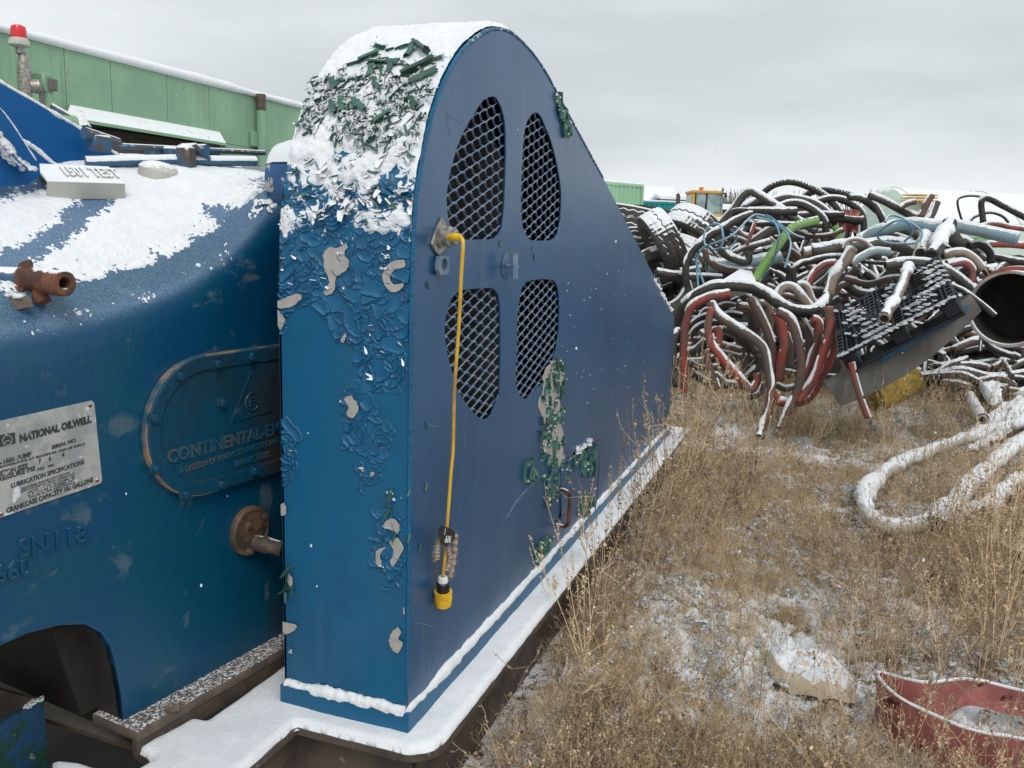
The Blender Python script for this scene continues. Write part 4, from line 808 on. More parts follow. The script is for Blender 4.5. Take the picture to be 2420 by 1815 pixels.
for q in ((1150, 1190), (1290, 1200)): pq = on_hood(*k1([q])[0]); MB().box(pq+[-.03, -.02, 0], pq+[.035, .02, .045], bev=.008).build('clamp', M['rod_blue'], pump)
for (qx, qy, w, fl) in ((545, 1235, .075, 1), (1450, 1225, .06, 1)):
    pq = on_hood(*k1([(qx, qy+20)])[0]); X = Matrix.Translation(Vector(pq+[0, 0, .03])) @ Matrix.Rotation(TH, 4, 'Z')
    MB().box((-w*.9, -.03, -.05), (-w*.15, .03, .035), X, .01).box((-.012, -.035, -.035), (w*1.1, .035, -.02), X @ Matrix.Translation((0, 0, .055)) @ Matrix.Rotation(rad(33), 4, 'Y'), .004).tube(np.array([np.array(pq)+[w*.25, -.04, .055], np.array(pq)+[w*.25, .05, .055]]), .018, 8).build('hinge_bracket', M['rod_blue'], pump, smooth=1)
# long tie rod
ra = pw(*pf(*k1([(770, 1085)])[0], .55), .55); rb = pw(*pf(*k1([(1975, 1142)])[0], .55), .55)
MB().tube([ra, rb], .0095, 8).build('tie_rod', M['rod_blue'], pump, smooth=1)
MB().box(ra-[.05, .02, .02], ra+[.02, .02, .03], bev=.006).tube([ra+[-.07, 0, .03], ra+[.06, 0, .012]], .018, 8).build('rod_clevis', M['rod_blue'], pump, smooth=1)
# blue fins
def fin(pts, t_, th_, nm='fin_plate', m_='guard_side'):
    V, F = plate([[pf(*q, t_) for q in k1(pts)]], th_); return MB().add(mapf(V, P0+NB*t_, EX, EZ, -NB), F).build(nm, M[m_], pump)
def finsnow(pts, t_, w=.010):
    P = [pw(*pf(*q, t_), t_) for q in k1(pts)]; n = len(pts)*25; P = spline(P, n); r = w*(.6+.8*np.array([float(fbm(np.array([i*.15, 2, 5]), 3)) for i in range(n)])); MB().tube(P+[0, 0, .003], r*.75, 7, wob=.004).build('snow', M['snow'], pump, smooth=2, kind='stuff')
M['fin'] = mat('fin_blue', (.0, .095, .30), .4, c2=(.0, .08, .25), s2=2, bump=.06)
fin([(-400, 370), (0, 625), (300, 795), (540, 935), (700, 1035), (930, 1195), (930, 1400), (-400, 1400)], .62, .012, m_='fin'); finsnow([(-60, 592), (0, 622), (150, 708), (300, 792), (540, 930), (700, 1032)], .62); finsnow([(775, 1098), (850, 1145), (930, 1192)], .62)
fin([(-500, 500), (-60, 770), (0, 820), (100, 960), (170, 1065), (240, 1180), (285, 1225), (290, 1310), (200, 1380), (-400, 1420)], .42, .012, m_='fin'); finsnow([(170, 1062), (260, 1110), (350, 1185), (445, 1270)], .5, .009)
finsnow([(-20, 800), (60, 890), (140, 1010), (270, 1210)], .42, .004)
mb = MB(); cv_ = [(-60, 900), (0, 1030), (80, 1130), (150, 1210), (230, 1270), (265, 1290)]; Pc = spline([pw(*pf(*q, .36), .36) for q in k1(cv_)], 40)
mb.grid(np.stack([Pc, Pc+NB*.07], 1)); mb.build('curved_gusset', M['fin'], pump, smooth=2)
mb = MB()
for i in range(150): lump(Pc[random.randrange(2, 38)]+NB*random.uniform(0, .05)+np.array([0, 0, .008]), random.uniform(.006, .014))
mb.build('snow', M['snow'], pump, smooth=2, kind='stuff')
# pinion shaft housing beside the guard
pc_ = frt(*k1([(2060, 1300)])[0], .34); pc_ = np.array([.40, .5, side(580, 375, .5)[2]]); 
sil = proj(pc_)
M['peel_blue'] = mat('peeling_blue', (.03, .10, .25), .45, c2=(.02, .08, .2), s2=8, c3=(.45, .42, .40), s3=13, l3=.58, h3=.59, snow=.62, sn_s=28, sn_amp=.7, bump=.5, bs=30)
ph_ = MB().lathe([(0, .165), (.075, .160), (.100, .145), (.108, .12), (.108, -.16)], pc_, (0, 1, 0), 36).build('pinion_housing', M['peel_blue'], pump, smooth=1)
Gp = []
for a in np.linspace(-1.15, 1.15, 30): Gp.append([pc_+np.array([math.sin(a)*r_, y_, math.cos(a)*r_]) for y_, r_ in ((-.1, .106), (-.1, .106+.014*math.cos(a)), (.0, .109+.014*math.cos(a)), (.11, .108+.013*math.cos(a)), (.142, .100+.012*math.cos(a)), (.160, .075+.006*math.cos(a)))])
Gp = np.array(Gp); Gp = Gp+((fbm(Gp*30, 3)-.5)*.006)[..., None]; MB().grid(Gp).build('snow', M['snow'], ph_, smooth=2, kind='stuff')
# rusty union at the lower edge of the hood
un = thing('pipe_union', 'rusty hammer union with open end lying on the pump ledge', 'pipe fitting', tuple(dep(60, 610, 2.05)))
u0 = dep(-40, 597, 2.02); u1 = dep(62, 600, 2.04); u2 = dep(*k2([(400, 530)])[0], 2.0); u3 = dep(*k2([(462, 535)])[0], 1.985); ax_ = nrm(u3-u2)
MB().tube([u0, u1], .024, 12).build('pipe', M['rod_blue'], un, smooth=1)
MB().tube(spline([u1-nrm(u1-u0)*.01, u1+(u2-u1)*.3, u1+(u2-u1)*.6, u2], 12), np.array([.030, .036, .037, .034, .030, .026, .026, .028, .030, .030, .026, .024]), 12, wob=.006).build('union_nut', M['rust'], un, smooth=1)
MB().lathe([(.026, -.03), (.030, -.02), (.030, .018), (.027, .022), (.016, .022), (.014, .02), (.014, -.03)], u2*.3+u3*.7, ax_, 18).build('pipe_end', M['rust'], un, smooth=1)
w0 = dep(*k2([(320, 560)])[0], 2.03); mb = MB().tube(spline([w0, dep(*k2([(300, 620)])[0], 2.03), dep(*k2([(325, 680)])[0], 2.03)], 8), [.022, .020, .018, .018, .018, .019, .019, .019], 10).tube([dep(*k2([(230, 470)])[0], 2.02), dep(*k2([(185, 385)])[0], 2.02)], .016, 8).tube([dep(*k2([(395, 490)])[0], 2.03), dep(*k2([(425, 440)])[0], 2.04)], .010, 7)
mb.build('wing_lug', M['rust'], un, smooth=1)
brk = thing('bracket_plate', 'brown steel bracket plate with snow at the left edge of the hood', 'bracket', tuple(dep(30, 650, 2.0)))
bp_ = [dep(*k2([q])[0], 1.98) for q in ((-150, 625), (0, 615), (215, 632), (235, 650), (150, 668), (0, 700), (-150, 740))]
MB().add(np.vstack([bp_, np.array(bp_)-[0, 0, .018]]), [tuple(range(7))[::-1], tuple(range(7, 14))]+[(i, (i+1) % 7, 7+(i+1) % 7, 7+i) for i in range(7)]).build('plate', M['steel_dirty'], brk)
mb = MB(); 
for i in range(12): lump(dep(*k2([(-20+i*16, 640+random.uniform(-20, 10))])[0], 1.985)+np.array([0, 0, .004]), random.uniform(.008, .014), (1.4, 1.2, .5))
mb.build('snow', M['snow'], brk, smooth=2, kind='stuff')
MB().tube([dep(*k2([(-60, 570)])[0], 2.01), dep(*k2([(190, 590)])[0], 2.02)], .013, 8, wob=.006).build('lever', M['rust'], brk, smooth=1)

# ================================================================ POST BOX lower left
pb = hz(*k4([(325, 1142)])[0], .10)
post = thing('hollow_steel_post', 'open topped square steel post with chipped green and blue paint', 'steel post', (pb[0]-.15, pb[1]+.15, GZ))
mb = MB(); x1, y1 = pb[0], pb[1]; mb.box((x1-.6, y1, GZ-.1), (x1, y1+.012, .10)); mb.build('side_wall', M['greenblue'], post)
MB().box((x1-.012, y1+.0121, GZ-.1), (x1-.0005, y1+.4, .0995)).build('end_wall', M['steel_brown'], post)
mb = MB()
for i in range(60): t_ = random.random(); lump(np.array([x1-.0-.05*t_, y1+.006, .10])+rng.normal(0, .003, 3), random.uniform(.003, .007))
mb.build('snow', M['snow'], post, smooth=2, kind='stuff')

# ================================================================ GREEN BUILDING (left background)
BY = 6.0
ta = side(*k1([(0, 268)])[0], BY); tb = side(*k1([(2212, 788)])[0], BY); topz = (ta[2]+tb[2])/2
bld = thing('green_steel_building', 'long pale green steel building with snow along its roof edge behind the pump', 'building', (3.5, BY, GZ))
seams = [-1.0, side(*k1([(490, 600)])[0], BY)[0], side(*k1([(830, 600)])[0], BY)[0], side(*k1([(1245, 600)])[0], BY)[0], side(*k1([(1560, 700)])[0], BY)[0], side(*k1([(1895, 800)])[0], BY)[0], 11.2, 13.6, 16]
wa = side(*k1([(560, 900)])[0], BY); wb = side(*k1([(1640, 1060)])[0], BY); wz = wa[2]+.02
for a, b in zip(seams[:-1], seams[1:]):
    MB().box((a+.004, BY, wz), (b-.004, BY+.06, topz), bev=.003).build('wall_panel', M['green_paint'], bld)
MB().box((-1, BY, GZ-.1), (wa[0], BY+.06, wz-.004)).box((wb[0], BY, GZ-.1), (16, BY+.06, wz-.004)).build('lower_wall', M['green_paint'], bld)
MB().box((-1, BY+.001, topz+.001), (16, BY+2.6, topz+.03)).box((-1, BY+.07, GZ), (16, BY+.09, topz)).build('roof', M['green_paint'], bld)
rs = spline([(-1, BY, topz+.02), (7, BY, topz+.02), (16, BY, topz+.02)], 500)
G = []
for i, p_ in enumerate(rs):
    f = .75+.5*float(fbm(np.array([i*.06, 1, 1]), 3)); G.append([p_+np.array([0, y_, z_*f]) for y_, z_ in ((.02, -.02), (-.03, -.012), (-.045, .02), (-.03, .055), (.05, .085), (.4, .1), (2.5, .1))])
MB().grid(np.array(G)).build('snow', M['snow'], bld, smooth=2, kind='stuff')
# window opening with a rounded dark surround, grey panel and awning
wx0, wx1 = wa[0]-.03, wb[0]-.02
MB().box((wx0, BY+.03, GZ), (wx1, BY+.05, wz)).build('window_panel', M['panel_grey'], bld)
wl = spline([(wx0+.05, BY-.01, wz-1.2), (wx0+.05, BY-.01, wz-.35), (wx0+.25, BY-.01, wz-.12), (wx0+.6, BY-.01, wz-.08), (wx1-.5, BY-.01, wz-.08), (wx1-.15, BY-.01, wz-.14), (wx1-.04, BY-.01, wz-.35), (wx1-.04, BY-.01, wz-1.2)], 70)
MB().tube(wl, .035, 6).build('window_surround', M['rubber_strip'], bld, smooth=1)
sag = spline([(wx0+.45, BY-.03, wz-.08), ((wx0+wx1)/2, BY-.05, wz-.17), (wx1-.3, BY-.03, wz-.15)], 40)
MB().grid(np.stack([sag+[0, 0, .03], sag-[0, 0, .045]], 1)).build('torn_seal', M['rubber_strip'], bld)
MB().box((wx1-.75, BY-.02, wz-.36), (wx1-.08, BY+.02, wz-.18), bev=.01).build('label_plate', M['cream'], bld)
au = side(*k1([(525, 782)])[0], BY); av = side(*k1([(1640, 950)])[0], BY); dn_ = side(*k1([(490, 893)])[0], BY-.35); de = side(*k1([(1688, 1050)])[0], BY-.35)
zt, zb = au[2]-.0, (dn_[2]+de[2])/2
mb = MB(); mb.add([(au[0], BY, zt), (av[0], BY, zt), (de[0], BY-.35, zb), (dn_[0], BY-.35, zb), (dn_[0], BY-.35, zb-.03), (de[0], BY-.35, zb-.03), (au[0]-.1, BY, zb), (av[0]+.1, BY, zb)], [(0, 1, 2, 3), (3, 2, 5, 4), (0, 3, 6), (1, 7, 2)])
mb.build('awning', M['green_snow'], bld)
px0 = side(*k1([(1945, 800)])[0], BY-.06); zt2 = side(*k1([(1945, 705)])[0], BY-.06)[2]; zm = side(*k1([(1945, 828)])[0], BY-.06)[2]
pipe = thing('vent_pipe', 'pale green pipe with bare rusty top standing against the green building', 'pipe', (px0[0], BY-.07, GZ))
MB().tube([(px0[0], BY-.07, GZ), (px0[0], BY-.07, zm)], .062, 14).build('painted_pipe', M['green_paint'], pipe, smooth=1)
MB().tube([(px0[0], BY-.07, zm), (px0[0], BY-.07, zt2)], .060, 14).build('rusty_end', M['steel_brown'], pipe, smooth=1)
zc1, zc2 = side(*k1([(1900, 975)])[0], BY-.1)[2], side(*k1([(1900, 1090)])[0], BY-.1)[2]
MB().box((px0[0]-.16, BY-.05, zc2), (px0[0]-.05, BY-.001, zc1), bev=.01).build('pipe_bracket', M['green_paint'], pipe)
# beacon on a pole
by0 = BY-.6; bp = side(*k1([(138, 300)])[0], by0); pxm = lambda q, y=by0: side(*k1([q])[0], y)
beac = thing('warning_beacon', 'red warning beacon on a snowy grey and green pole in front of the green building', 'beacon', (bp[0], by0, GZ))
b_r = (pxm((188, 250))[0]-pxm((90, 250))[0])/2; zt_, zb_ = pxm((138, 184))[2], pxm((138, 285))[2]; h_ = zt_-zb_
o_ = np.array([pxm((138, 250))[0], by0, zb_])
MB().lathe([(b_r, 0), (b_r*.97, h_*.62), (b_r*.85, h_*.85), (b_r*.5, h_*.97), (0, h_)], o_, (0, 0, 1), 24).build('red_dome', M['red_lens'], beac, smooth=1)
MB().lathe([(0, -.07), (b_r*.8, -.07), (b_r*1.3, -.055), (b_r*1.25, -.02), (b_r, .0)], o_, (0, 0, 1), 24).build('lamp_base', M['cream'], beac, smooth=1)
MB().lathe([(.03, -.12), (.03, -.065)], o_, (0, 0, 1), 10).lathe([(.03, -.52), (.055, -.42), (.055, -.25), (.035, -.12), (.03, -.1)], o_+[0.03, 0, 0], (0, 0, 1), 12).lathe([(.05, -.1), (.06, 0), (.0, .04)], o_+[.12, -.05, -.36], (.8, -.6, 0), 12).build('junction_fitting', M['metal'], beac, smooth=1)
MB().tube([o_+[.03, 0, -.6], (o_[0]+.03, by0, GZ)], .07, 12).box(o_+[-.22, -.03, -1.4], o_+[-.06, .06, -.72], bev=.02).build('pole', M['green_paint'], beac, smooth=1)
MB().tube([o_+[.13, -.06, -.36], o_+[.15, -.06, -1.5]], .018, 6).build('conduit', M['panel_grey'], beac, smooth=1)
jb = pxm((335, 640)); jbx = thing('junction_box', 'pale green junction box with grey cover on a short pipe by the beacon', 'junction box', (jb[0], by0, GZ))
xa, xb2 = pxm((290, 600))[0], pxm((385, 600))[0]; za_, zb3 = pxm((335, 548))[2], pxm((335, 695))[2]
MB().box((xa, by0-.05, zb3), (xb2-.02, by0+.1, za_), bev=.015).build('box', M['green_paint'], jbx, smooth=1)
MB().box((xb2-.09, by0-.075, zb3+.02), (xb2+.0, by0-.05, za_-.04), bev=.01).build('box_cover', M['panel_grey'], jbx)
MB().tube([((xa+xb2)/2, by0, zb3), ((xa+xb2)/2, by0, GZ)], .05, 12).tube([((xa+xb2)/2-.05, by0, zb3-.22), ((xa+xb2)/2+.25, by0, zb3-.22)], .09, 12).build('stub_pipe', M['green_paint'], jbx, smooth=1)
fz = pxm((430, 850)); MB().tube([fz+[-.12, 0, .03], fz+[.25, 0, -.09]], .07, 10).tube([fz+[.2, -.05, -.12], fz+[.2, .02, -.02]], .09, 8).build('valve', M['rod_blue'], jbx, smooth=1)

# ================================================================ FAR YARD
def cube_c(o, ex, ey, sz, mb, lo=(0, 0, 0)):
    X = np.eye(4); X[:3, 0] = ex; X[:3, 1] = ey; X[:3, 2] = (0, 0, 1); X[:3, 3] = o; return X
def container(name, label, P, heading, L_, Wd, H_, m_, group=None, z0=None, period=.28, txt=None):
    c = thing(name, label, 'container', tuple(P), group); ex = np.array([math.cos(heading), math.sin(heading), 0]); ey = np.array([-ex[1], ex[0], 0])
    X = cube_c(P, ex, ey, 1, None); mb = MB()
    for (a, b) in (((0, 0, 0), (.12, .12, H_)), ((L_-.12, 0, 0), (L_, .12, H_)), ((0, Wd-.12, 0), (.12, Wd, H_)), ((L_-.12, Wd-.12, 0), (L_, Wd, H_)), ((0.121, 0.001, H_-.12), (L_-.121, .1, H_-.001)), ((.121, .001, .001), (L_-.121, .1, .14)), ((.001, .121, H_-.12), (.1, Wd-.121, H_-.001)), ((.001, .121, .001), (.1, Wd-.121, .14))): mb.box(a, b, X, .01)
    mb.build('frame', m_, c)
    def corr(n_len, f):
        G = []; k = int(n_len/period)
        for i in range(k):
            for u, d in ((0, .0), (.30, .0), (.45, .045), (.85, .045)):
                G.append([f(.12+(i+u)*(n_len-.24)/k, d, z_) for z_ in (.12, H_-.1)])
        return np.array(G)
    MB().grid(corr(L_, lambda a, d, z_: P+ex*a+ey*(.02+d)+np.array([0, 0, z_]))).build('side_wall', m_, c)
    MB().grid(corr(Wd, lambda a, d, z_: P+ey*a+ex*(.02+d)+np.array([0, 0, z_]))).build('end_wall', m_, c)
    MB().box((0, 0, H_+.001), (L_, Wd, H_+.07), X, .03).build('snow', M['snow'], c, kind='stuff')
    if txt:
        V, F = text(txt, .42, .01); MB().add(mapf(V, P+ex*.75+ey*.0+np.array([0, 0, H_*.55]), ex*.9, (0, 0, 1), -ey), F).build('lettering', M['ink'], c)
    return c
D1 = 42.; tr = dep(1391, 398, D1); br_ = dep(1391, 398, D1); H1 = 2.6
# long side faces the camera; receding to the left
PR = dep(1392, 400, 40); PL = PR+6.0*np.array([math.cos(rad(150)), math.sin(rad(150)), 0])
container('shipping_container', 'pale green shipping container stacked high just right of the blue guard edge', PL-[0, 0, H1], rad(-30), 6.0, 2.4, H1, M['container_green'], txt='EMC 23')
container('shipping_container', 'pale green shipping container at the bottom of the stack, behind the tires', PL-[0, 0, 2*H1+.02], rad(-30), 6.0, 2.4, H1-.02, M['container_green'])
tp = dep(1386, 434, 46); container('shipping_container', 'teal shipping container low behind the tires', tp-[0, 0, 2.6], rad(-62), 3.6, 2.4, 2.6, M['teal'])
def shed(name, label, cat, pts, D, depth_, m_, roof_pts=None, rl=.25):
    """a block with its front corners at pixels pts (left top, right top) at distance D, standing on the ground"""
    a = dep(*pts[0], D); b = dep(*pts[1], D); o = thing(name, label, cat, (a[0], a[1], GZ)); ex = nrm((b-a)*[1, 1, 0]); L_ = np.linalg.norm((b-a)[:2]); ey = np.array([-ex[1], ex[0], 0]); 
    if ey@fw < 0: ey = -ey
    z = (a[2]+b[2])/2; X = np.eye(4); X[:3, 0] = ex; X[:3, 1] = ey; X[:3, 3] = (a[0], a[1], 0)
    MB().box((0, 0, GZ-.1), (L_, depth_, z), X).build('wall', m_, o)
    # low gabled roof laden with snow
    mb = MB(); R_ = np.array([(-.2, -.3, z), (L_+.2, -.3, z), (L_+.2, depth_/2, z+rl*4), (-.2, depth_/2, z+rl*4), (-.2, depth_+.3, z), (L_+.2, depth_+.3, z)]); R_ = np.vstack([R_, R_+[0, 0, .16]])
    R_ = (np.c_[R_, np.ones(12)] @ X.T)[:, :3]; mb.add(R_, [(6, 7, 8, 9), (9, 8, 11, 10), (0, 3, 2, 1), (3, 4, 5, 2), (0, 1, 7, 6), (4, 10, 11, 5), (0, 6, 9, 3), (3, 9, 10, 4), (1, 2, 8, 7), (2, 5, 11, 8)]); mb.build('snowy_roof', M['snow'], o)
    return o
M['white_wall'] = mat('white_wall', (.6, .62, .62), .6, c2=(.5, .52, .5), s2=.5)
shed('white_shed', 'low white building with snowy roof far behind the teal container', 'building', ((1385, 433), (1468, 436)), 70, 10, M['white_wall'], rl=.32)
shed('navy_trailer', 'dark navy trailer with snow on its roof left of the yellow loader', 'trailer', ((1432, 434), (1490, 429)), 50, 3, M['navy'], rl=.06)
shed('red_trailer', 'low dark red trailer with snowy top right of the yellow loader', 'trailer', ((1560, 452), (1640, 456)), 46, 3, mat('dark_red', (.16, .02, .03), .6), rl=.05)
# wheel loader, facing left
LD = 38.; lp = dep(1524, 470, LD); lz = lp[2]
LX = nrm(np.array([-rt[0]*-1, -rt[1]*-1, 0])); LXv = nrm(np.array([rt[0], rt[1], 0])); LYv = np.array([-LXv[1], LXv[0], 0]); LYv = LYv if LYv@fw > 0 else -LYv
LO = np.array([lp[0], lp[1], GZ]); loader = thing('wheel_loader', 'yellow wheel loader with a glass cab and orange beacon parked behind the tires', 'wheel loader', tuple(LO))
LM = np.eye(4); LM[:3, 0] = LXv; LM[:3, 1] = LYv; LM[:3, 3] = LO; k_ = LD/FPX
def lbox(lo, hi, m_, nm, par=None, bev=.03): return MB().box(lo, hi, LM, bev).build(nm, m_, par or loader)
zc = lambda py: float(dep(1524, py, LD)[2]-GZ)
xl = lambda px: (px-1524)*k_
top, bot, mid = zc(412), zc(478), zc(462)
cabf = lbox((xl(1493), .0, mid-.35), (xl(1560), 1.5, mid), M['loader_yellow'], 'cab_base')
lbox((xl(1491), -.05, top-.12), (xl(1557), 1.55, top), M['loader_yellow'], 'cab_roof')
lbox((xl(1493), .0, mid), (xl(1500), 1.5, top-.12), M['loader_yellow'], 'cab_rear_panel')
for a in (1498, 1522, 1556): MB().box((xl(a)-.0, 0, mid), (xl(a)+.07, .08, top-.12), LM).build('pillar', M['black'] if a != 1556 else M['glass'], loader)
lbox((xl(1501), .04, mid), (xl(1521), .06, top-.13), M['glass'], 'side_window', bev=.005); lbox((xl(1526), .04, mid-.25), (xl(1555), .06, top-.13), M['glass'], 'side_window', bev=.005)
lbox((xl(1556), .1, mid-.2), (xl(1558), 1.4, top-.14), M['glass'], 'windscreen', bev=.004); lbox((xl(1493)-.01, .1, mid), (xl(1494), 1.4, top-.2), M['glass'], 'rear_window', bev=.004)
lbox((xl(1504), .5, mid), (xl(1512), 1.0, mid+.6), M['black'], 'seat'); MB().tube([(np.array([xl(1532), .7, mid-.1, 1])@LM.T)[:3], (np.array([xl(1528), .7, mid+.35, 1])@LM.T)[:3]], .04, 6).build('steering_column', M['black'], loader)
lbox((xl(1440), .1, .9), (xl(1493), 1.4, mid-.45), M['loader_yellow'], 'engine_hood', bev=.15); lbox((xl(1493), -.1, .7), (xl(1585), 1.5, mid-.35), M['loader_yellow'], 'front_frame', bev=.1)
MB().lathe([(.09, 0), (.1, .16), (.0, .18)], (np.array([xl(1517), .6, top, 1])@LM.T)[:3], (0, 0, 1), 12).build('orange_beacon', mat('orange_lens', (.8, .12, .02), .3), loader)
MB().tube([(np.array([xl(1467), .5, mid-.5, 1])@LM.T)[:3], (np.array([xl(1467), .5, zc(424), 1])@LM.T)[:3], (np.array([xl(1464), .5, zc(420), 1])@LM.T)[:3]], .09, 10).build('exhaust_pipe', M['steel_brown'], loader, smooth=1)
MB().tube([(np.array([xl(1438), .2, mid-.55, 1])@LM.T)[:3], (np.array([xl(1440), .2, zc(457), 1])@LM.T)[:3], (np.array([xl(1470), .2, zc(457), 1])@LM.T)[:3]], .06, 8).build('guard_rail', M['panel_grey'], loader, smooth=1)
MB().tube([(np.array([xl(1556), -.05, top-.1, 1])@LM.T)[:3], (np.array([xl(1561), -.3, top-.12, 1])@LM.T)[:3]], .03, 6).box((xl(1559), -.4, top-.3), (xl(1562), -.2, top-.1), LM, .01).build('mirror', M['black'], loader)
for wx in (1455, 1570):
    for wy in (-.1, 1.6):
        cw = (np.array([xl(wx), wy, .75, 1])@LM.T)[:3]; wv = MB().lathe([(.35, -.2), (.62, -.25), (.75, -.2), (.77, 0), (.75, .2), (.62, .25), (.35, .2)], cw, LYv, 28).build('wheel', M['tire'], loader, smooth=1); MB().lathe([(0, -.14), (.3, -.14), (.36, -.2)], cw, LYv, 20).lathe([(0, .14), (.3, .14), (.36, .2)], cw, LYv, 20).build('rim', M['loader_yellow'], wv, smooth=1)
# white-green tanks lying across the yard
def tank(label, pL, pR, D, R_, segs):
    a, b = dep(*pL, D), dep(*pR, D+1.2); d = nrm((b-a)*[1, 1, 0]); a = a-[0, 0, R_]; o = thing('storage_tank', label, 'tank', (a[0], a[1], GZ), 'white storage tanks lying in the yard'); n = 30; Lh = 15.
    MB().lathe([(0, -.32), (R_*.5, -.27), (R_*.86, -.12), (R_, .02), (R_, Lh), (0, Lh+.3)], a, d, 48).build('shell', M['tank'], o, smooth=1)
    for q in segs: MB().lathe([(R_, -.03), (R_+.025, -.02), (R_+.025, .02), (R_, .03)], a+d*q, d, 48).build('seam_ring', M['tank'], o, smooth=1)
    for q in (1.5, 7.5, 13): MB().box((-.15, -R_*.8, -(a[2]-GZ)-.05), (.15, R_*.8, -R_*.55), np.array([[d[0], -d[1], 0, (a+d*q)[0]], [d[1], d[0], 0, (a+d*q)[1]], [0, 0, 1, a[2]], [0, 0, 0, 1]])).build('saddle', M['panel_grey'], o)
    return a, d, o
tank('white tank lying farther back, its domed left end in view', (1912, 404), (2212, 411), 24, 1.05, (.25, 3.1, 6.4))
a_, d_t, o_t = tank('white tank lying nearer, running out of the right of the picture', (1950, 428), (2212, 437), 20, 1.35, (2.5, 7.5))
yw = thing('yellow_walkway', 'yellow metal grating lying on top of the nearer white tank', 'grating', tuple(dep(1995, 432, 20))); Y0 = dep(1980, 432, 19.2); Y1 = dep(2026, 429, 19.2); dY = nrm(Y1-Y0)
for k_y in range(3): MB().box((0, 0, 0), (1, 1, 1), np.array([[*(dY*np.linalg.norm(Y1-Y0))[:1], -.3*dY[1], 0, Y0[0]], [(dY*np.linalg.norm(Y1-Y0))[1], .3, 0, Y0[1]], [0, 0, .03, Y0[2]-.02+k_y*.06], [0, 0, 0, 1]])).build('bar', M['loader_yellow'], yw)
# far trees and low sheds on the horizon
mb = MB()
for i in range(260):
    px = rng.uniform(1540, 1640) if i < 110 else rng.uniform(1300, 2300); b0 = dep(px, 505, 160); h = rng.uniform(3.5, 8.6); 
    for j in range(9):
        e = b0+np.array([0, rng.normal(0, .9), rng.uniform(.5, 1)*h]); mb.add([b0+[0, -.12, -1], b0+[0, .12, -1], e+[0, .05, 0], e-[0, .05, 0]], [(0, 1, 2, 3)])
mb.build('far_treeline', M['far_tree'], kind='stuff', label='thin line of bare grey trees on the far horizon')

# ================================================================ TIRES
def tire(label, c, ax, R_, wd, group='old tires heaped behind the hose pile'):
    o = thing('old_tire', label, 'tire', tuple(c), group); ax = nrm(ax); u = nrm(np.cross(ax, (0, 0, 1) if abs(ax[2]) < .95 else (1, 0, 0))); w = np.cross(ax, u); n = 96
    pr = [(.62, -.42), (.66, -.5), (.82, -.52), (.93, -.5), (.965, -.44), (.985, -.3), (.99, -.26), (.99, -.1), (.99, -.06), (.99, .06), (.99, .1), (.99, .26), (.985, .3), (.965, .44), (.93, .5), (.82, .52), (.66, .5), (.62, .42), (.60, .3), (.9, .25), (.9, -.25), (.60, -.3)]
    G = []
    for i in range(n):
        th_ = 2*math.pi*i/n; row = []
        for j, (r_, h_) in enumerate(pr):
            rr_ = r_; hh_ = h_
            if 3 <= j <= 14:
                if j in (6, 8, 9, 11) and 0: rr_ -= .02
                rr_ += .008*((i % 2) == 0)-.004
                if j in (5, 6, 7, 8, 9, 10, 11, 12): hh_ += .035*math.sin(i*math.pi/2)
                if j in (6, 9, 12): rr_ -= .022
            row.append(c+ax*hh_*wd+(u*math.cos(th_)+w*math.sin(th_))*rr_*R_)
        G.append(row)
    MB().grid(np.array(G), cu=True, cv=True).build('tread_and_sidewall', M['tire'], o, smooth=0)
    return o
tire('tire lying flat on the stack at the edge of the blue guard', dep(1356, 474, 11.8), (0.10, -.12, 1), .50, .30)
tire('tire lying flat under another by the edge of the blue guard', dep(1362, 522, 11.7), (0.1, .1, 1), .50, .28)
tire('tire leaning with its tread to the front, left of the snowy tires', dep(1432, 524, 10.9), (.35, -.80, .50), .44, .30)
tire('big tire with deep snow on its tread, highest of the heap', dep(1500, 505, 11.9), (.50, -.42, .75), .46, .34)
tire('tire with smooth snow cap just below the highest tire', dep(1480, 566, 11.2), (.45, -.30, .83), .46, .34)
tire('tire half buried in the dark at the bottom of the heap', dep(1425, 610, 10.9), (.8, .3, -.2), .46, .28)

# ================================================================ HOSE PILE
xs_ = np.linspace(7.2, 15, 60); ys_ = np.linspace(-7, 3.0, 80); X_, Y_2 = np.meshgrid(xs_, ys_, indexing='ij')
hm = (1.55+.55*sstep(-1.6, -.6, Y_2))*np.exp(-((X_-11.4)/2.0)**2)*sstep(2.9, 2.0, Y_2)*sstep(-7, -4.0, Y_2)*(.75+.5*fbm(np.stack([X_*1.1, Y_2*1.1, X_*0], -1), 3))+(fbm(np.stack([X_*5, Y_2*5, X_*0], -1), 3)-.5)*.3
MZ = GZ-.06+hm*sstep(7.4, 8.8, X_)
def mound_z(a, b): return float(MZ[int(np.clip((a-7.2)/7.8*59, 0, 59)), int(np.clip((b+7)/10*79, 0, 79))])
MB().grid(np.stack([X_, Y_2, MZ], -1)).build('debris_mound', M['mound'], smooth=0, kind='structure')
HG = 'discarded hoses in the pile'
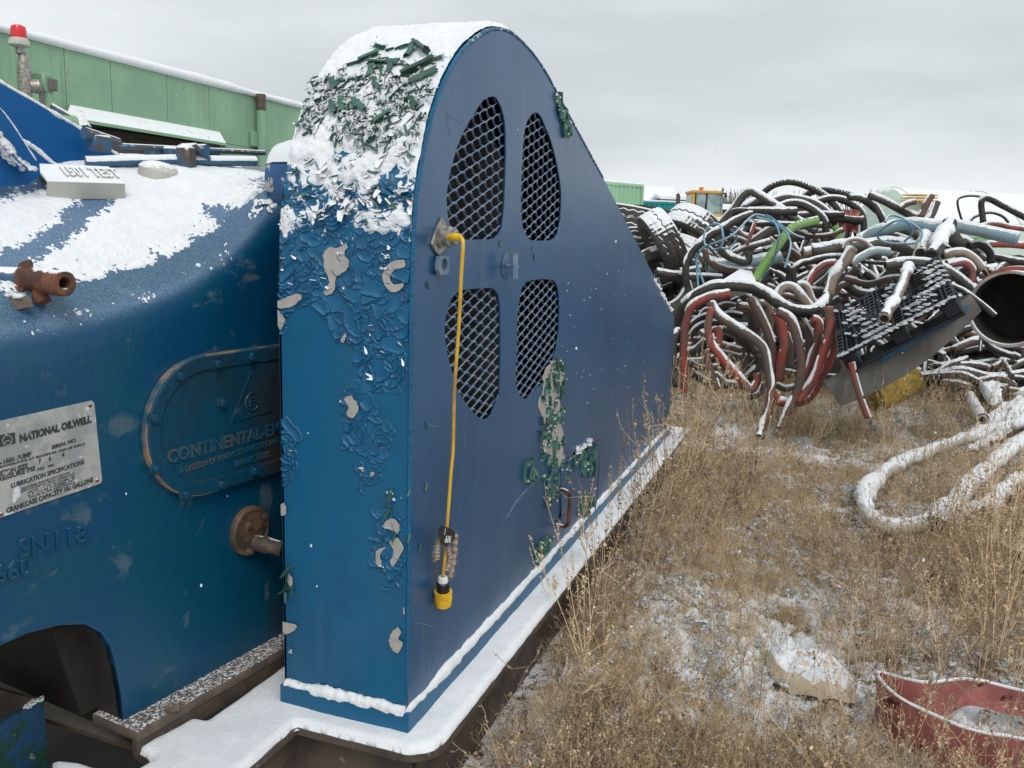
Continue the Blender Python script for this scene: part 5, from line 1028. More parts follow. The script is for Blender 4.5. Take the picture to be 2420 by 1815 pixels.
def hose(label, P, r, m_, corr=0., n=None, snow=True, hollow=True, name='hose', cat='hose', group=HG, wob=0., sn=1.0):
    P = np.array(P, float); L_ = np.linalg.norm(np.diff(P, axis=0), axis=1).sum(); n = n or int(min(320, max(16, L_/(.017 if r > .02 else .03)))); C = spline(P, n)
    if n > 20 and r > .02: C = C+(fbm(np.stack([C[:, 0]*5, C[:, 1]*5, C[:, 2]*5], -1), 2)-.5)[:, None]*np.array([.3, .5, .6])*r*1.1
    rr_ = r*(1+.06*(fbm(np.stack([np.arange(n)*.12, np.full(n, r*90), np.zeros(n)], -1), 2)-.5))
    if corr: rr_ = rr_*(1+corr*(np.arange(n) % 2))
    o = thing(name, label, cat, tuple(C[0]), group)
    b = MB().tube(C, rr_, 10, True, wob=wob)
    if hollow and r > .03:
        for e, q in ((0, 1), (-1, -2)):
            T_ = nrm(C[e]-C[q]); b.lathe([(r*1.03, -.02), (r*1.04, .012), (r*.78, .012), (r*.74, -.0)], C[e], T_, 14)
            b2_ = MB().lathe([(r*.75, .004), (0, .004)], C[e], T_, 12).build('opening', M['dark'], o)
    b.build('body', m_, o, smooth=(0 if corr else 2))
    if snow:
        T = np.gradient(C, axis=0); T /= np.linalg.norm(T, axis=1)[:, None]; U = np.array([0, 0, 1.])-T*T[:, 2:]; up = np.linalg.norm(U, axis=1); U = U/(up[:, None]+1e-9); S_ = np.cross(T, U)
        k7_ = 9; G = []; sd_r = rng.uniform(0, 99)
        nn = fbm(np.stack([np.arange(n)*.13*(r/.05)**-.5, np.full(n, sd_r), np.zeros(n)], -1), 4); jl = rng.random(n); jr = rng.random(n)
        cvv = sstep(.15, .75, up)*sn*(.22+.95*sstep(.32, .66, nn))
        for i in range(n):
            w_ = cvv[i]*1.0; h_ = r*(.10+.18*cvv[i])+.006; aL, aR = -w_*(.75+.4*jl[i]), w_*(.75+.4*jr[i]); row = []
            if cvv[i] < .12: h_ = -.01
            for a in np.linspace(aL, aR, k7_):
                q = (a-aL)/(aR-aL+1e-9)*2-1; hh_ = h_*(1-q*q)**.5-(.004 if abs(q) > .98 else 0)
                row.append(C[i]+(U[i]*math.cos(a)+S_[i]*math.sin(a))*(rr_.max()*(.985)+hh_))
            G.append(row)
        MB().grid(np.array(G)).build('snow', M['snow'], o, smooth=2, kind='stuff')
    return o
def H(k, pts, w, D, m_, label, dd=0., **kw):
    """pts in a crop, w = width there in crop pixels, D = distance (or list)"""
    sc = 3.16 if k in (q6, q7, k7, k8) else 4.424
    D = [q*1.17 for q in D] if isinstance(D, (list, tuple)) else D*1.17
    P = k(pts); n = len(P); Ds = D if isinstance(D, (list, tuple)) else np.linspace(D-dd/2, D+dd/2, n)
    Ds = np.interp(np.linspace(0, 1, n), np.linspace(0, 1, len(Ds)), Ds); r = w/sc*(2212/2420)/2*np.mean(Ds)/FPX
    return hose(label, [dep(px, py, d_) for (px, py), d_ in zip(P, Ds)], r, M['h_'+m_], **kw)
# front red coil -----------------------------------------------------
H(q4, [(180, 760), (230, 560), (330, 400), (500, 260), (720, 195), (960, 210), (1150, 290), (1350, 430), (1520, 480), (1680, 450), (1780, 350), (1850, 200), (1950, 40)], 112, [6.9, 6.5, 6.4, 6.3, 6.4, 6.8], 'black', 'thick black hose draped over the top of the red hose coil')
H(q4, [(770, 280), (560, 320), (400, 390), (320, 540), (290, 800), (290, 1100), (290, 1300)], 85, 6.45, 'red', 'bright red hose hanging at the left end of the coil', .3)
H(q4, [(570, 380), (640, 500), (800, 620), (1000, 740), (1130, 880), (1180, 1080), (1200, 1300), (1180, 1500), (1120, 1659), (1090, 1780)], 92, 6.2, 'brown', 'brown hose crossing the coil diagonally and hanging to the ground', -.3)
H(q4, [(580, 440), (545, 600), (570, 800), (680, 950), (830, 1120), (990, 1290), (1060, 1200), (1060, 1130)], 80, 6.3, 'red', 'red hose curving under the diagonal brown hose')
H(q4, [(520, 880), (560, 1050), (630, 1270)], 80, 6.3, 'brown', 'short brown hose standing in the grass at the foot of the coil')
H(q4, [(990, 340), (1080, 500), (1160, 680), (1210, 850), (1225, 1000), (1210, 1150)], 88, 6.4, 'brown', 'snowy brown hose left of centre in the coil')
H(q4, [(1100, 400), (1160, 380), (1190, 480), (1190, 620), (1130, 760)], 78, 6.5, 'tan', 'short tan hose loop below the black hose')
H(q4, [(1240, 470), (1310, 600), (1335, 800), (1310, 950), (1290, 1180)], 95, 6.35, 'red', 'red brown hose hanging in the middle of the coil')
H(q4, [(1280, 480), (1400, 560), (1470, 750), (1510, 950), (1510, 1150), (1450, 1380), (1370, 1560), (1310, 1690)], 95, 6.1, 'brown', 'red brown hose reaching the ground right of the diagonal one')
H(q4, [(1480, 560), (1580, 680), (1615, 850), (1570, 1020), (1550, 1200)], 88, 6.4, 'brown', 'brown hose tucked behind the right part of the coil')
H(q4, [(1640, 550), (1700, 600), (1690, 760), (1650, 900), (1560, 1150), (1480, 1330)], 88, 6.3, 'red', 'snow covered red hose in the right part of the coil')
H(q4, [(1800, 430), (1815, 650), (1775, 850), (1700, 1050), (1600, 1250), (1480, 1400)], 95, 6.1, 'red', 'long red hose bending down beside the black pallet')
H(q4, [(1860, 620), (1865, 850), (1805, 1030), (1700, 1220), (1560, 1400), (1300, 1420), (1250, 1340)], 90, 6.2, 'red', 'outermost red hose of the coil next to the pallet')
H(q4, [(1250, 320), (1330, 215), (1430, 225), (1530, 330), (1600, 420)], 85, 6.5, 'tan', 'tan hose arching above the black hose')
H(q4, [(1480, 200), (1560, 200), (1620, 330), (1650, 420)], 65, 6.6, 'tan', 'thin tan hose beside the tan arch')
H(q4, [(250, 660), (190, 760), (185, 1000), (200, 1250)], 75, 6.5, 'black', 'snowy black hose loop at the edge of the blue guard')
inner = [([(340, 640), (450, 550), (560, 510), (620, 470)], 62), ([(350, 730), (450, 630), (600, 590), (760, 620), (880, 720)], 62), ([(640, 430), (740, 400), (840, 420)], 58), ([(780, 480), (880, 455), (1000, 480)], 70), ([(220, 980), (330, 900), (430, 860), (520, 780)], 75),
         ([(340, 760), (500, 775)], 55), ([(640, 800), (760, 840), (890, 880)], 60), ([(640, 900), (760, 920), (870, 960)], 70), ([(860, 760), (940, 850), (930, 980), (860, 1080), (760, 1150)], 85), ([(1080, 940), (1060, 1060), (960, 1170)], 90), ([(1260, 1240), (1350, 1280), (1450, 1260)], 60),
         ([(700, 660), (820, 690), (960, 800), (1040, 900)], 75), ([(860, 420), (960, 430), (1040, 500), (1090, 640)], 75), ([(420, 420), (500, 380), (560, 360)], 90), ([(640, 560), (760, 500), (900, 520)], 60), ([(600, 1130), (720, 1230), (900, 1240)], 90), ([(400, 1130), (520, 1210), (620, 1260)], 80), ([(980, 1360), (1080, 1330), (1130, 1230)], 70),
         ([(1560, 960), (1640, 1000), (1700, 900)], 80), ([(1350, 700), (1400, 850), (1400, 1050)], 80), ([(360, 1000), (460, 1060), (640, 1050)], 60)]
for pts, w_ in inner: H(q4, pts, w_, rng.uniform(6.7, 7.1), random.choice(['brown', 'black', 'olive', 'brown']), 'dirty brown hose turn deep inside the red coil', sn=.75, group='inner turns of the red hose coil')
H(q4, [(2040, 1000), (2080, 1200), (2140, 1400), (2210, 1580)], 62, 5.6, 'red', 'thin dark red hose hanging below the black pallet')
H(q4, [(580, 760), (640, 850), (655, 700), (640, 640)], 90, 6.6, 'red', 'torn stub of bright red hose inside the coil')
# upper pile -----------------------------------------------------------
H(q9, [(1030, 470), (1040, 320), (1150, 190), (1300, 140), (1450, 150), (1600, 210), (1750, 310), (1870, 440), (1930, 600), (1910, 760)], 62, 8.4, 'black', 'black corrugated hose forming the highest arch of the pile', corr=.12, dd=-.5, sn=.55)
H(q9, [(1480, 330), (1560, 250), (1700, 215), (1850, 235), (2000, 275), (2150, 340), (2260, 430)], 62, 8.7, 'black', 'black ribbed hose arching to the right of the highest arch', corr=.14, dd=-.6, sn=.5)
H(q9, [(640, 570), (780, 400), (880, 270), (960, 240), (1050, 285), (1180, 370), (1350, 480), (1500, 570), (1620, 640)], 78, 7.8, 'olive', 'grey olive hose bent sharply at the top of the pile', dd=-.4)
H(q9, [(310, 1300), (268, 1120), (290, 960), (400, 800), (550, 680), (750, 560), (960, 470)], 76, 7.4, 'black', 'black hose curving up beside the tires')
H(q9, [(1240, 390), (1400, 350), (1550, 400), (1680, 500), (1730, 640), (1720, 820)], 72, 7.9, 'black', 'black hose arch around the green hose', corr=.09, sn=.6)
H(q9, [(1150, 340), (1350, 305), (1550, 340), (1700, 420), (1800, 540), (1840, 720)], 72, 8.1, 'olive', 'snow topped grey hose arch behind the green hose', corr=.09, sn=.7)
H(q9, [(1620, 350), (1800, 310), (1950, 340), (2080, 430), (2130, 560), (2120, 720)], 66, 8.3, 'black', 'black hose arch with a red rag under it', corr=.09, sn=.6)
H(q9, [(790, 560), (860, 430), (1000, 345), (1100, 330)], 88, 8.3, 'black', 'snow covered hose behind the bent olive hose')
H(q3, [(380, 380), (520, 400), (640, 470), (720, 600), (740, 700)], 64, 8.0, 'black', 'black hose arch by the blue rope, right side', corr=.06)
H(q9, [(470, 850), (500, 950), (600, 1020), (750, 1060), (960, 1060)], 70, 7.2, 'brown', 'brown hose sagging under the blue rope')
H(q9, [(630, 860), (720, 920), (850, 970), (920, 965), (930, 880)], 76, 7.1, 'black', 'black hose stub with hooked end in the middle of the pile')
H(q9, [(500, 1020), (850, 975), (1250, 920)], 118, 7.4, 'blue', 'pale blue pipe lying across the middle of the pile', name='pipe', cat='pipe')
H(q9, [(1000, 1150), (1080, 1010), (1200, 840), (1330, 660), (1450, 580), (1640, 535)], 88, 7.0, 'green', 'bright green corrugated hose rising through the pile', corr=.07, snow=False)
H(q9, [(1830, 600), (1870, 700), (1850, 800)], 70, 7.8, 'green', 'second piece of green hose showing behind the black arches', corr=.07, snow=False)
H(q9, [(740, 890), (900, 820), (1150, 750)], 52, 7.3, 'brown', 'rusty bar lying in the pile under the blue rope', name='pipe', cat='pipe')
H(q9, [(990, 570), (950, 680), (905, 790)], 42, 7.2, 'red', 'rusty red bar standing in the pile', name='pipe', cat='pipe')
H(q9, [(-40, 1080), (300, 1130), (640, 1150)], 84, 7.6, 'black', 'black hose lying level beside the guard')
H(q9, [(1500, 885), (1700, 850), (1920, 810)], 96, 7.0, 'tan', 'snowy tan pipe with an open left end', name='pipe', cat='pipe')
H(q9, [(1400, 1190), (1400, 1060), (1470, 985), (1560, 960), (1700, 930), (1900, 920)], 56, 6.9, 'black', 'snowy hose loop under the tan pipe')
H(q9, [(1540, 1220), (1610, 1080), (1720, 990), (1830, 975)], 62, 6.8, 'red', 'snow topped red hose bend under the tan pipe')
H(q9, [(1640, 1210), (1760, 1110), (1900, 960)], 52, 6.9, 'olive', 'thin olive hose beside the snowy branch hose')
H(q3, [(170, 1400), (230, 1230), (330, 1060), (410, 920)], 110, 6.5, 'tan', 'lumpy hose thick with snow rising left of the pallet', wob=.02, sn=1.7)
H(q9, [(1920, 830), (1950, 760), (2040, 735), (2130, 760), (2230, 850)], 40, 6.8, 'pink', 'thin pink hose loop above the pallet')
H(q3, [(410, 1080), (520, 1010), (640, 950), (800, 965)], 78, 6.5, 'blue', 'snow topped blue hose pointing right above the pallet')
H(q3, [(0, 960), (350, 900), (700, 865), (880, 880), (1040, 960)], 130, 7.0, 'olive', 'thick olive hose lying across above the pallet')
H(q3, [(780, 1100), (1000, 1065), (1250, 1090), (1450, 1180), (1600, 1300), (1720, 1400)], 92, 6.1, 'olive', 'long grey ribbed hose curving over the right end of the pallet', corr=.04)
H(q3, [(1010, 1120), (900, 1380), (745, 1640)], 105, [5.9, 5.5, 5.2], 'tan', 'snowy pipe lying across the black pallet with its open end down', name='pipe', cat='pipe', sn=1.5)
H(q3, [(600, 370), (700, 400), (950, 530), (1160, 620)], 72, 7.6, 'olive', 'grey pipe with flared open end slanting right of the arches', name='pipe', cat='pipe')
H(q3, [(1130, 590), (1180, 480), (1240, 370)], 72, 7.3, 'brown', 'upright rusty brown stub in front of the white tanks')
H(q3, [(910, 500), (1000, 450), (1080, 430)], 55, 7.5, 'brown', 'small rusty stub left of the upright one')
H(q3, [(1180, 640), (1250, 560), (1300, 440)], 72, 7.3, 'olive', 'snowy grey stub right of the upright rusty one')
H(q3, [(500, 840), (700, 730), (1000, 660), (1250, 690), (1500, 690), (1800, 745), (2140, 820)], 118, 6.9, 'blue', 'long pale blue corrugated suction hose on the right of the pile', dd=-.7)
H(q3, [(1180, 760), (1160, 860), (1130, 975)], 128, [7.1, 6.6, 6.25], 'white', 'cream pipe with a round open end facing forward', name='pipe', cat='pipe')
H(q3, [(1250, 1010), (1340, 850), (1440, 670)], 150, [6.1, 6.3, 6.6], 'black', 'broad split black hose leaning up, half covered in snow', sn=1.4)
H(q3, [(1330, 850), (1400, 930), (1410, 950)], 70, [7.2, 6.8, 6.4], 'brown', 'small open pipe end beside the split black hose', name='pipe', cat='pipe')
H(q3, [(1570, 650), (1520, 470), (1540, 390), (1700, 368), (1950, 430), (2250, 590)], 24, 7.8, 'black', 'thin black hose looping in front of the white tank')
H(q3, [(1785, 640), (1770, 430), (1830, 395), (2000, 480), (2250, 610)], 62, 7.5, 'black', 'black hose bent in an angle before the white tank')
H(q3, [(1620, 660), (1700, 590), (1850, 545), (1980, 580), (2050, 650)], 24, 7.6, 'black', 'low thin black loop before the white tank')
H(q3, [(1470, 780), (1750, 820), (2120, 890)], 48, 7.1, 'green', 'green pipe lying under the pale blue suction hose', name='pipe', cat='pipe')
H(q3, [(1780, 900), (1900, 870), (2250, 900)], 70, 6.9, 'red', 'snowy red hose lying above the big open drum')
H(q3, [(1740, 700), (1900, 660), (2060, 690), (2250, 720)], 50, 7.4, 'red', 'red hose behind the pale blue suction hose')
H(q3, [(1640, 890), (1760, 880), (1850, 960), (1870, 1060)], 80, 6.8, 'black', 'black hose bending down left of the drum')
H(q3, [(1370, 990), (1550, 960), (1680, 1030), (1760, 1120)], 84, 6.3, 'tan', 'snow covered hose between pallet and drum')
H(q3, [(1400, 1090), (1560, 1060), (1650, 1120), (1670, 1220), (1640, 1300)], 78, 6.2, 'red', 'pinkish red hose bending down between pallet and drum')
H(q3, [(1440, 1300), (1600, 1380), (1800, 1530), (1900, 1620)], 50, 5.6, 'black', 'thin snowy cable running down under the drum')
H(q3, [(1440, 700), (1500, 850), (1600, 900), (1760, 1040)], 150, 7.0, 'olive', 'wide olive hose behind the split black one')
for i in range(12):   # filler turns between the traced hoses
    pass
bd_ = lambda y: 'dark hose lying deep in the pile '+('behind the red coil' if y > -1.0 else 'behind the black pallet' if y > -2.4 else 'under and beside the open drum')
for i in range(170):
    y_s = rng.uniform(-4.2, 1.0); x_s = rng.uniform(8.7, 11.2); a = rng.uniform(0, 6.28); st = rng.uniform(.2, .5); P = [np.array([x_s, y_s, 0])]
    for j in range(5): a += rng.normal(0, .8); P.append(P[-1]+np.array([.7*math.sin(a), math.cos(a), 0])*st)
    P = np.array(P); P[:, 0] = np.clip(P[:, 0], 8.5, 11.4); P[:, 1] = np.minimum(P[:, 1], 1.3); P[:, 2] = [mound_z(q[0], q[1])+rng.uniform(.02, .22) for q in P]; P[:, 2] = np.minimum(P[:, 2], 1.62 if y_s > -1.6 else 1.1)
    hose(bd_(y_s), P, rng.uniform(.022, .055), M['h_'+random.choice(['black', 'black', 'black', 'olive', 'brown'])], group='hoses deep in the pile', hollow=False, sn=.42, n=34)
for i in range(46):
    px = rng.uniform(1450, 2120); py = rng.uniform(455, 640); d_ = rng.uniform(8.9, 9.6); a = rng.uniform(-1, 1); P = [dep(px, py, d_)]
    for j in range(5): a += rng.normal(0, .55); P.append(P[-1]+np.array([rng.normal(0, .05), -math.cos(a)*.22, math.sin(a)*.16]))
    P = np.array(P); P[:, 2] = np.minimum(P[:, 2], np.interp(P[:, 1], [-3.5, -2.2, -1.2, 0, .8], [1.15, 1.35, 1.75, 1.75, 1.35])-rng.uniform(0, .25))
    hose('black hose strand tangled in the upper pile '+('beside the tires' if px < 1620 else 'around the green hose' if px < 1850 else 'near the pale blue suction hose'), P, rng.uniform(.018, .05), M['h_'+random.choice(['black', 'black', 'olive', 'brown'])], group='black strands in the upper pile', sn=.45, n=40)
# ropes
def rope(label, pts, k, D, w=22):
    sc = 4.424; D *= 1.15; P = [dep(x, y, D+.15*math.sin(i)) for i, (x, y) in enumerate(k(pts))]; r = w/sc*(2212/2420)/2*D/FPX; C = spline(P, int(len(P)*14)); o = MB().tube(C, r, 7, False, wob=r*.5).build('rope', M['rope'], smooth=2); tag(o, label, 'rope', 'blue ropes tangled on the pile')
rope('pale blue rope hanging in a long loop down the left of the pile', [(400, 1240), (385, 1000), (400, 890), (470, 810), (600, 760), (750, 690), (850, 600), (950, 500), (1020, 475), (1120, 500), (1200, 560), (1245, 680), (1220, 820), (1180, 950), (1060, 1150)], q9, 7.05)
rope('pale blue rope end hanging beside the left rope loop', [(465, 1215), (410, 1060), (372, 940), (395, 870)], q9, 7.0)
rope('small pale blue rope ring under the black hose', [(470, 800), (460, 680), (520, 590), (620, 580), (660, 700), (640, 800), (570, 840), (510, 800)], q9, 7.1)
rope('pale blue rope loop right of the small ring', [(640, 830), (740, 810), (800, 730), (780, 670), (730, 620)], q9, 7.15)
rope('pale blue rope falling right over the green hose', [(1000, 500), (1150, 540), (1300, 640), (1365, 760), (1350, 880), (1305, 1030)], q9, 6.85)
rope('pale blue rope stretching right above the green hose', [(1100, 470), (1180, 520), (1300, 610), (1400, 680), (1510, 720)], q9, 6.9)
rope('pale blue rope bundle looped over the pale blue suction hose', [(760, 640), (800, 575), (880, 575), (1000, 630), (1140, 740), (1100, 850), (960, 870), (800, 860), (700, 820), (690, 750), (790, 670), (900, 620), (1000, 650), (1040, 760), (960, 850)], q3, 6.55, 24)
rg_ = dep(*q3([(385, 630)])[0], 9.4); mb = MB(); mb.grid(np.array([[rg_+np.array([.05*math.sin(i*2+j), -(i-2)*.05, (2-j)*.06+.02*math.sin(i*3)]) for i in range(5)] for j in range(5)])); tag(mb.build('red_rag', M['strap_red'], smooth=0), 'crumpled red rag caught between the black hose arches', 'rag')
cr0 = dep(*q4([(830, 120)])[0], 7.9); cro = thing('snowy_plank', 'flat slab covered with snow sticking up behind the black hose', 'plank', tuple(cr0))
cp = q4([(540, 260), (880, 45), (1000, 70), (1045, 170), (900, 250)]); V = [dep(x, y, d) for (x, y), d in zip(cp, (7.7, 8.3, 8.4, 8.0, 7.7))]; MB().add(np.vstack([V, np.array(V)-[0, 0, .05]]), [tuple(range(5))[::-1], tuple(range(5, 10))]+[(i, (i+1) % 5, 5+(i+1) % 5, 5+i) for i in range(5)]).build('board', M['panel_grey'], cro)
MB().add(np.vstack([np.array(V)+[0, 0, .02], np.array(V)+[0, 0, .001]]), [tuple(range(5)), tuple(range(5, 10))[::-1]]+[(i, 5+i, 5+(i+1) % 5, (i+1) % 5) for i in range(5)]).build('snow', M['snow'], cro, kind='stuff')

# ---- black plastic pallet, tilted
pD, pC, pA = dep(1812, 772, 6.6), dep(2063, 642, 6.15), dep(1797, 655, 7.45)
ex = nrm(pC-pD); ey = nrm((pA-pD)-ex*((pA-pD)@ex)); ez = np.cross(ex, ey); ez *= np.sign(ez[2]); Lx = np.linalg.norm(pC-pD); Ly = (pA-pD)@ey*.80
PX = np.eye(4); PX[:3, 0] = ex; PX[:3, 1] = ey; PX[:3, 2] = ez; PX[:3, 3] = pD
pal = thing('plastic_pallet', 'black plastic pallet dusted with snow tilted against the hose pile', 'pallet', tuple(pD))
mb = MB(); nx, ny_ = 24, 16
def bar(a, b, z0=-.02, z1=0.): mb.box((*a, z0), (*b, z1), PX)
for i in range(nx+1):
    x = Lx*i/nx
    if i % 2 == 0: bar((x-.004, 0), (x+.004, Ly))
for j in range(ny_*2+1):
    y = Ly*j/(ny_*2)
    if j % 2 == 0: bar((0, y-.0025), (Lx, y+.0025), -.016, -.002)
for a, b in ((0, .05), (.30, .38), (.62, .70), (.95, 1)):
    for k in range(14): bar((Lx*a, Ly*k/14+.006), (Lx*b, Ly*k/14+.022), -.022, .002)
    bar((Lx*a-.004, 0), (Lx*a+.004, Ly), -.022, .0025); bar((Lx*b-.004, 0), (Lx*b+.004, Ly), -.022, .0025)
for a, b in ((0, .05), (.47, .54), (.95, 1)):
    bar((0, Ly*a), (Lx, Ly*a+.008), -.022, .003); bar((0, Ly*b-.008), (Lx, Ly*b), -.022, .003)
    for k in range(20): bar((Lx*k/20+.01, Ly*a), (Lx*k/20+.03, Ly*b), -.022, .0015)
mb.build('deck_grid', M['palletblack'], pal)
for i in (0, .43, .86):
    for j in (0, .41, .82): MB().box((Lx*i+.002, Ly*j+.002, -.14), (Lx*(i+.14)-.002, Ly*(j+.18)-.002, -.0225), PX, .01).build('foot', M['palletblack'], pal)
for j in (0.0, .41, .82): MB().box((0, Ly*j, -.165), (Lx, Ly*(j+.18), -.141), PX, .004).build('runner', M['palletblack'], pal)
mb = MB()
for i in range(900):
    x, y = rng.random(2)*[Lx, Ly]; y = round(y/Ly*8)/8*Ly+rng.normal(0, .006)
    if fbm(np.array([x*6, y*6, 2.]), 3) < .56: continue
    lump(pD+ex*x+ey*y+ez*.004, rng.uniform(.007, .022), (1.5, 1.5, .5))
for t_ in np.linspace(0, 1, 60): lump(pD+ex*Lx*t_+ey*.01+ez*.006, rng.uniform(.008, .018), (1.6, 1.6, .6))
mb.build('snow', M['snow'], pal, smooth=2, kind='stuff')
# grey channel beam below the pallet
bL, bR = dep(1795, 835, 6.75), dep(2098, 650, 6.45); bx = nrm(bR-bL); bz = nrm(np.array([0, 0, 1.])-bx*bx[2]); byv = np.cross(bz, bx); Lb = np.linalg.norm(bR-bL)
beam = thing('grey_channel_beam', 'long grey curved steel beam lying under the black pallet', 'beam', tuple(bL))
G = []
for t_ in np.linspace(-.02, 1.02, 30):
    c = bL+bx*Lb*t_+bz*(-.03*math.sin(math.pi*t_)+.0); w_ = .19*(.55+.5*math.sin(math.pi*min(1, t_*.7+.28))); G.append([c+bz*.035+byv*.16, c+bz*.035+byv*.02, c+bz*.0, c-bz*w_*.6-byv*0.0, c-bz*w_+byv*.005, c-bz*w_+byv*.03, c-bz*(w_-.012)+byv*.03, c-bz*w_*.6+byv*.012, c+bz*.0+byv*.012, c+bz*.02+byv*.03, c+bz*.02+byv*.16])
MB().grid(np.array(G), cv=True).build('channel', M['chan'], beam, smooth=1)
tp_ = spline([dep(1905, 770, 6.58), dep(1985, 725, 6.5), dep(2060, 682, 6.42), dep(2092, 655, 6.4)], 30); mb = MB(); mb.grid(np.stack([tp_, tp_+[0.0, 0, -.05]+(rng.random((30, 3))-.5)*.012, tp_+[.1, 0, -.02]], 1)); tag(mb.build('blue_tarp', M['tarp'], smooth=2), 'strip of blue tarp showing between pallet and grey beam', 'tarp')
# yellow ribbed roll
ya, yb = dep(1925, 838, 7.6), dep(1985, 808, 7.7); yx = nrm(yb-ya); tag_o = thing('yellow_mesh_roll', 'dull yellow ribbed plastic roll lying under the grey beam', 'plastic roll', tuple(ya))
MB().lathe([(.0, -.2)]+[(.125+.008*(i % 2), -.2+i*.02) for i in range(24)]+[(.0, .27)], ya+[0, 0, -.02], yx, 26).build('ribbed_body', M['ymesh'], tag_o)
# open drum at the right edge
dc = dep(2180, 668, 6.7); dax = nrm(np.array([.95, -.35, .06])); drum = thing('open_drum', 'big open ended drum with a red band and snow on top at the right edge', 'drum', tuple(dc)); rD = .29
MB().lathe([(rD*.97, 1.3), (rD, .0), (rD+.006, -.01), (rD-.014, -.01), (rD-.018, .02), (rD-.018, 1.28)], dc, dax, 48).lathe([(rD-.018, .5), (0, .5)], dc, dax, 24).build('shell', mat('drum_white', (.42, .42, .40), .6, c2=(.3, .27, .22), s2=6, snow=.35, sn_s=20, sn_amp=.5), drum, smooth=1)
MB().lathe([(rD+.001, .16), (rD+.03, .17), (rD+.03, .23), (rD+.001, .24)], dc, dax, 48).build('red_band', mat('drum_red', (.33, .05, .03), .6, c2=(.2, .05, .04), s2=8, snow=.75), drum, smooth=1)
MB().lathe([(rD-.019, .02), (rD-.021, .4), (0, .45)], dc, dax, 30).build('dark_inside', M['dark'], drum, smooth=1)

# ================================================================ THINGS ON THE GRASS
def gpt(px, py, z=0.): 
    P = hz(px, py, GZ+.05+z); return P
def gh(label, pts, r, m_, lift=.02, k=None, **kw):
    P = [];
    for q in (k(pts) if k else pts):
        p_ = hz(*q, GZ+.03+lift); P.append([p_[0], p_[1], float(ground_z(np.array(p_[0]), np.array(p_[1])))+lift+r*.7])
    return hose(label, P, r, M['h_'+m_], **kw)
GG = 'snow covered hoses lying in the grass'
gh('wide snow covered hose making a big U loop in the grass', [(2420, 120), (2212, 180), (1900, 270), (1500, 400), (1180, 540), (1040, 660), (1020, 800), (1060, 900), (1200, 975), (1440, 950), (1620, 850), (1880, 620), (2150, 380), (2450, 150)],   .043, 'white', .085, k=q7, group=GG, sn=2.2)
gh('black hose capped with snow leading right from the U loop', [(1540, 990), (1650, 960), (1800, 920), (1950, 870), (2120, 750), (2400, 560)], .062, 'black', .07, k=q7, group=GG, sn=1.25)
gh('short snowy hose end inside the U loop', [(1790, 420), (1900, 350), (2100, 260)], .035, 'black', .04, k=q7, group=GG, sn=1.8)
gh('snowy black hose lying at the upper right behind the loop', [(1560, 720), (1800, 900), (2050, 1050), (2300, 1060)], .05, 'white', .10, k=q5, group=GG, sn=2.2)
gh('short snowy tube pointing up behind the U loop', [(1640, 1090), (1700, 1200), (1780, 1330)], .04, 'white', .08, k=q5, group=GG, sn=2)
gh('black hose end at the right edge below the U loop', [(2160, 1290), (2260, 1250), (2400, 1150)], .07, 'black', .05, k=q7, group=GG, sn=.6)
# crumpled snowy sheets upper right
for j, (lab, pts, zt_) in enumerate((('crumpled snowy white sheet behind the U loop', [(1560, 700), (1640, 560), (1900, 760), (2000, 1000), (1900, 1040)], .30), ('snow covered white sheet at the right edge behind the loop', [(1750, 620), (2050, 560), (2300, 480), (2300, 700), (1900, 760)], .38), ('white snowy panel lying flat right behind the U loop', [(1780, 1260), (2050, 1080), (2300, 1000), (2300, 1200), (1900, 1400)], .16))):
    cpts = [hz(*q, GZ+zt_) for q in q5(pts)]; c = np.mean(cpts, 0); G = []
    for a in np.linspace(0, 1, 9):
        G.append([c+(np.array(p_)-c)*a+np.array([0, 0, .09*(fbm(np.array([a*3, k_*1.3, j*5.]), 2)-.5)-(.10 if a > .95 else 0)]) for k_, p_ in enumerate(spline(cpts+[cpts[0]], 25)[:-1])])
    tag(MB().grid(np.array(G), cv=True).build('snowy_sheet', mat('sheet%d' % j, (.5, .48, .44), .8, snow=.55, sn_s=18, sn_amp=.5, bump=.3), smooth=2), lab, 'plastic sheet', 'snowy sheets lying right of the pile')
# red rubber strip standing on edge, bottom right
def strip(front, h, m_, th_=.012):
    o = thing('red_rubber_strip', 'broad red rubber strip standing on edge in a bend with snow on its rim', 'rubber strip', tuple(hz(*front[0], GZ)))
    P = spline([hz(*q, GZ+h+.03) for q in front], 120); P[:, 2] = GZ+h+.03+.006*np.sin(np.arange(120)*.2)
    T = np.gradient(P, axis=0); T /= np.linalg.norm(T, axis=1)[:, None]; Nv = np.cross(T, (0, 0, 1)); G = []
    for i, p_ in enumerate(P):
        q = p_+Nv[i]*th_; dr = np.array([0, 0, -(.085+(h+.0)*float(sstep(38, 56, i)))]); fl = Nv[i]*-.02; G.append([p_, p_+dr*.5+fl*.4, p_+dr+fl, q+dr+fl, q+dr*.5+fl*.4, q])
    MB().grid(np.array(G), cv=True).build('strip', m_, o, smooth=1)
    MB().tube(P+Nv*th_*.5+[0, 0, .002], .0065*(.7+.6*fbm(np.stack([np.arange(120)*.3]*3, -1), 3)), 7, wob=.005).build('snow', M['snow'], o, smooth=2, kind='stuff')
strip([(2500, 1530), (2212, 1492), (2100, 1474), (2000, 1474), (1920, 1456), (1903, 1452), (1905, 1470), (1945, 1510), (2040, 1553), (2130, 1580), (2212, 1598), (2500, 1680)], .15, M['strap_red'])
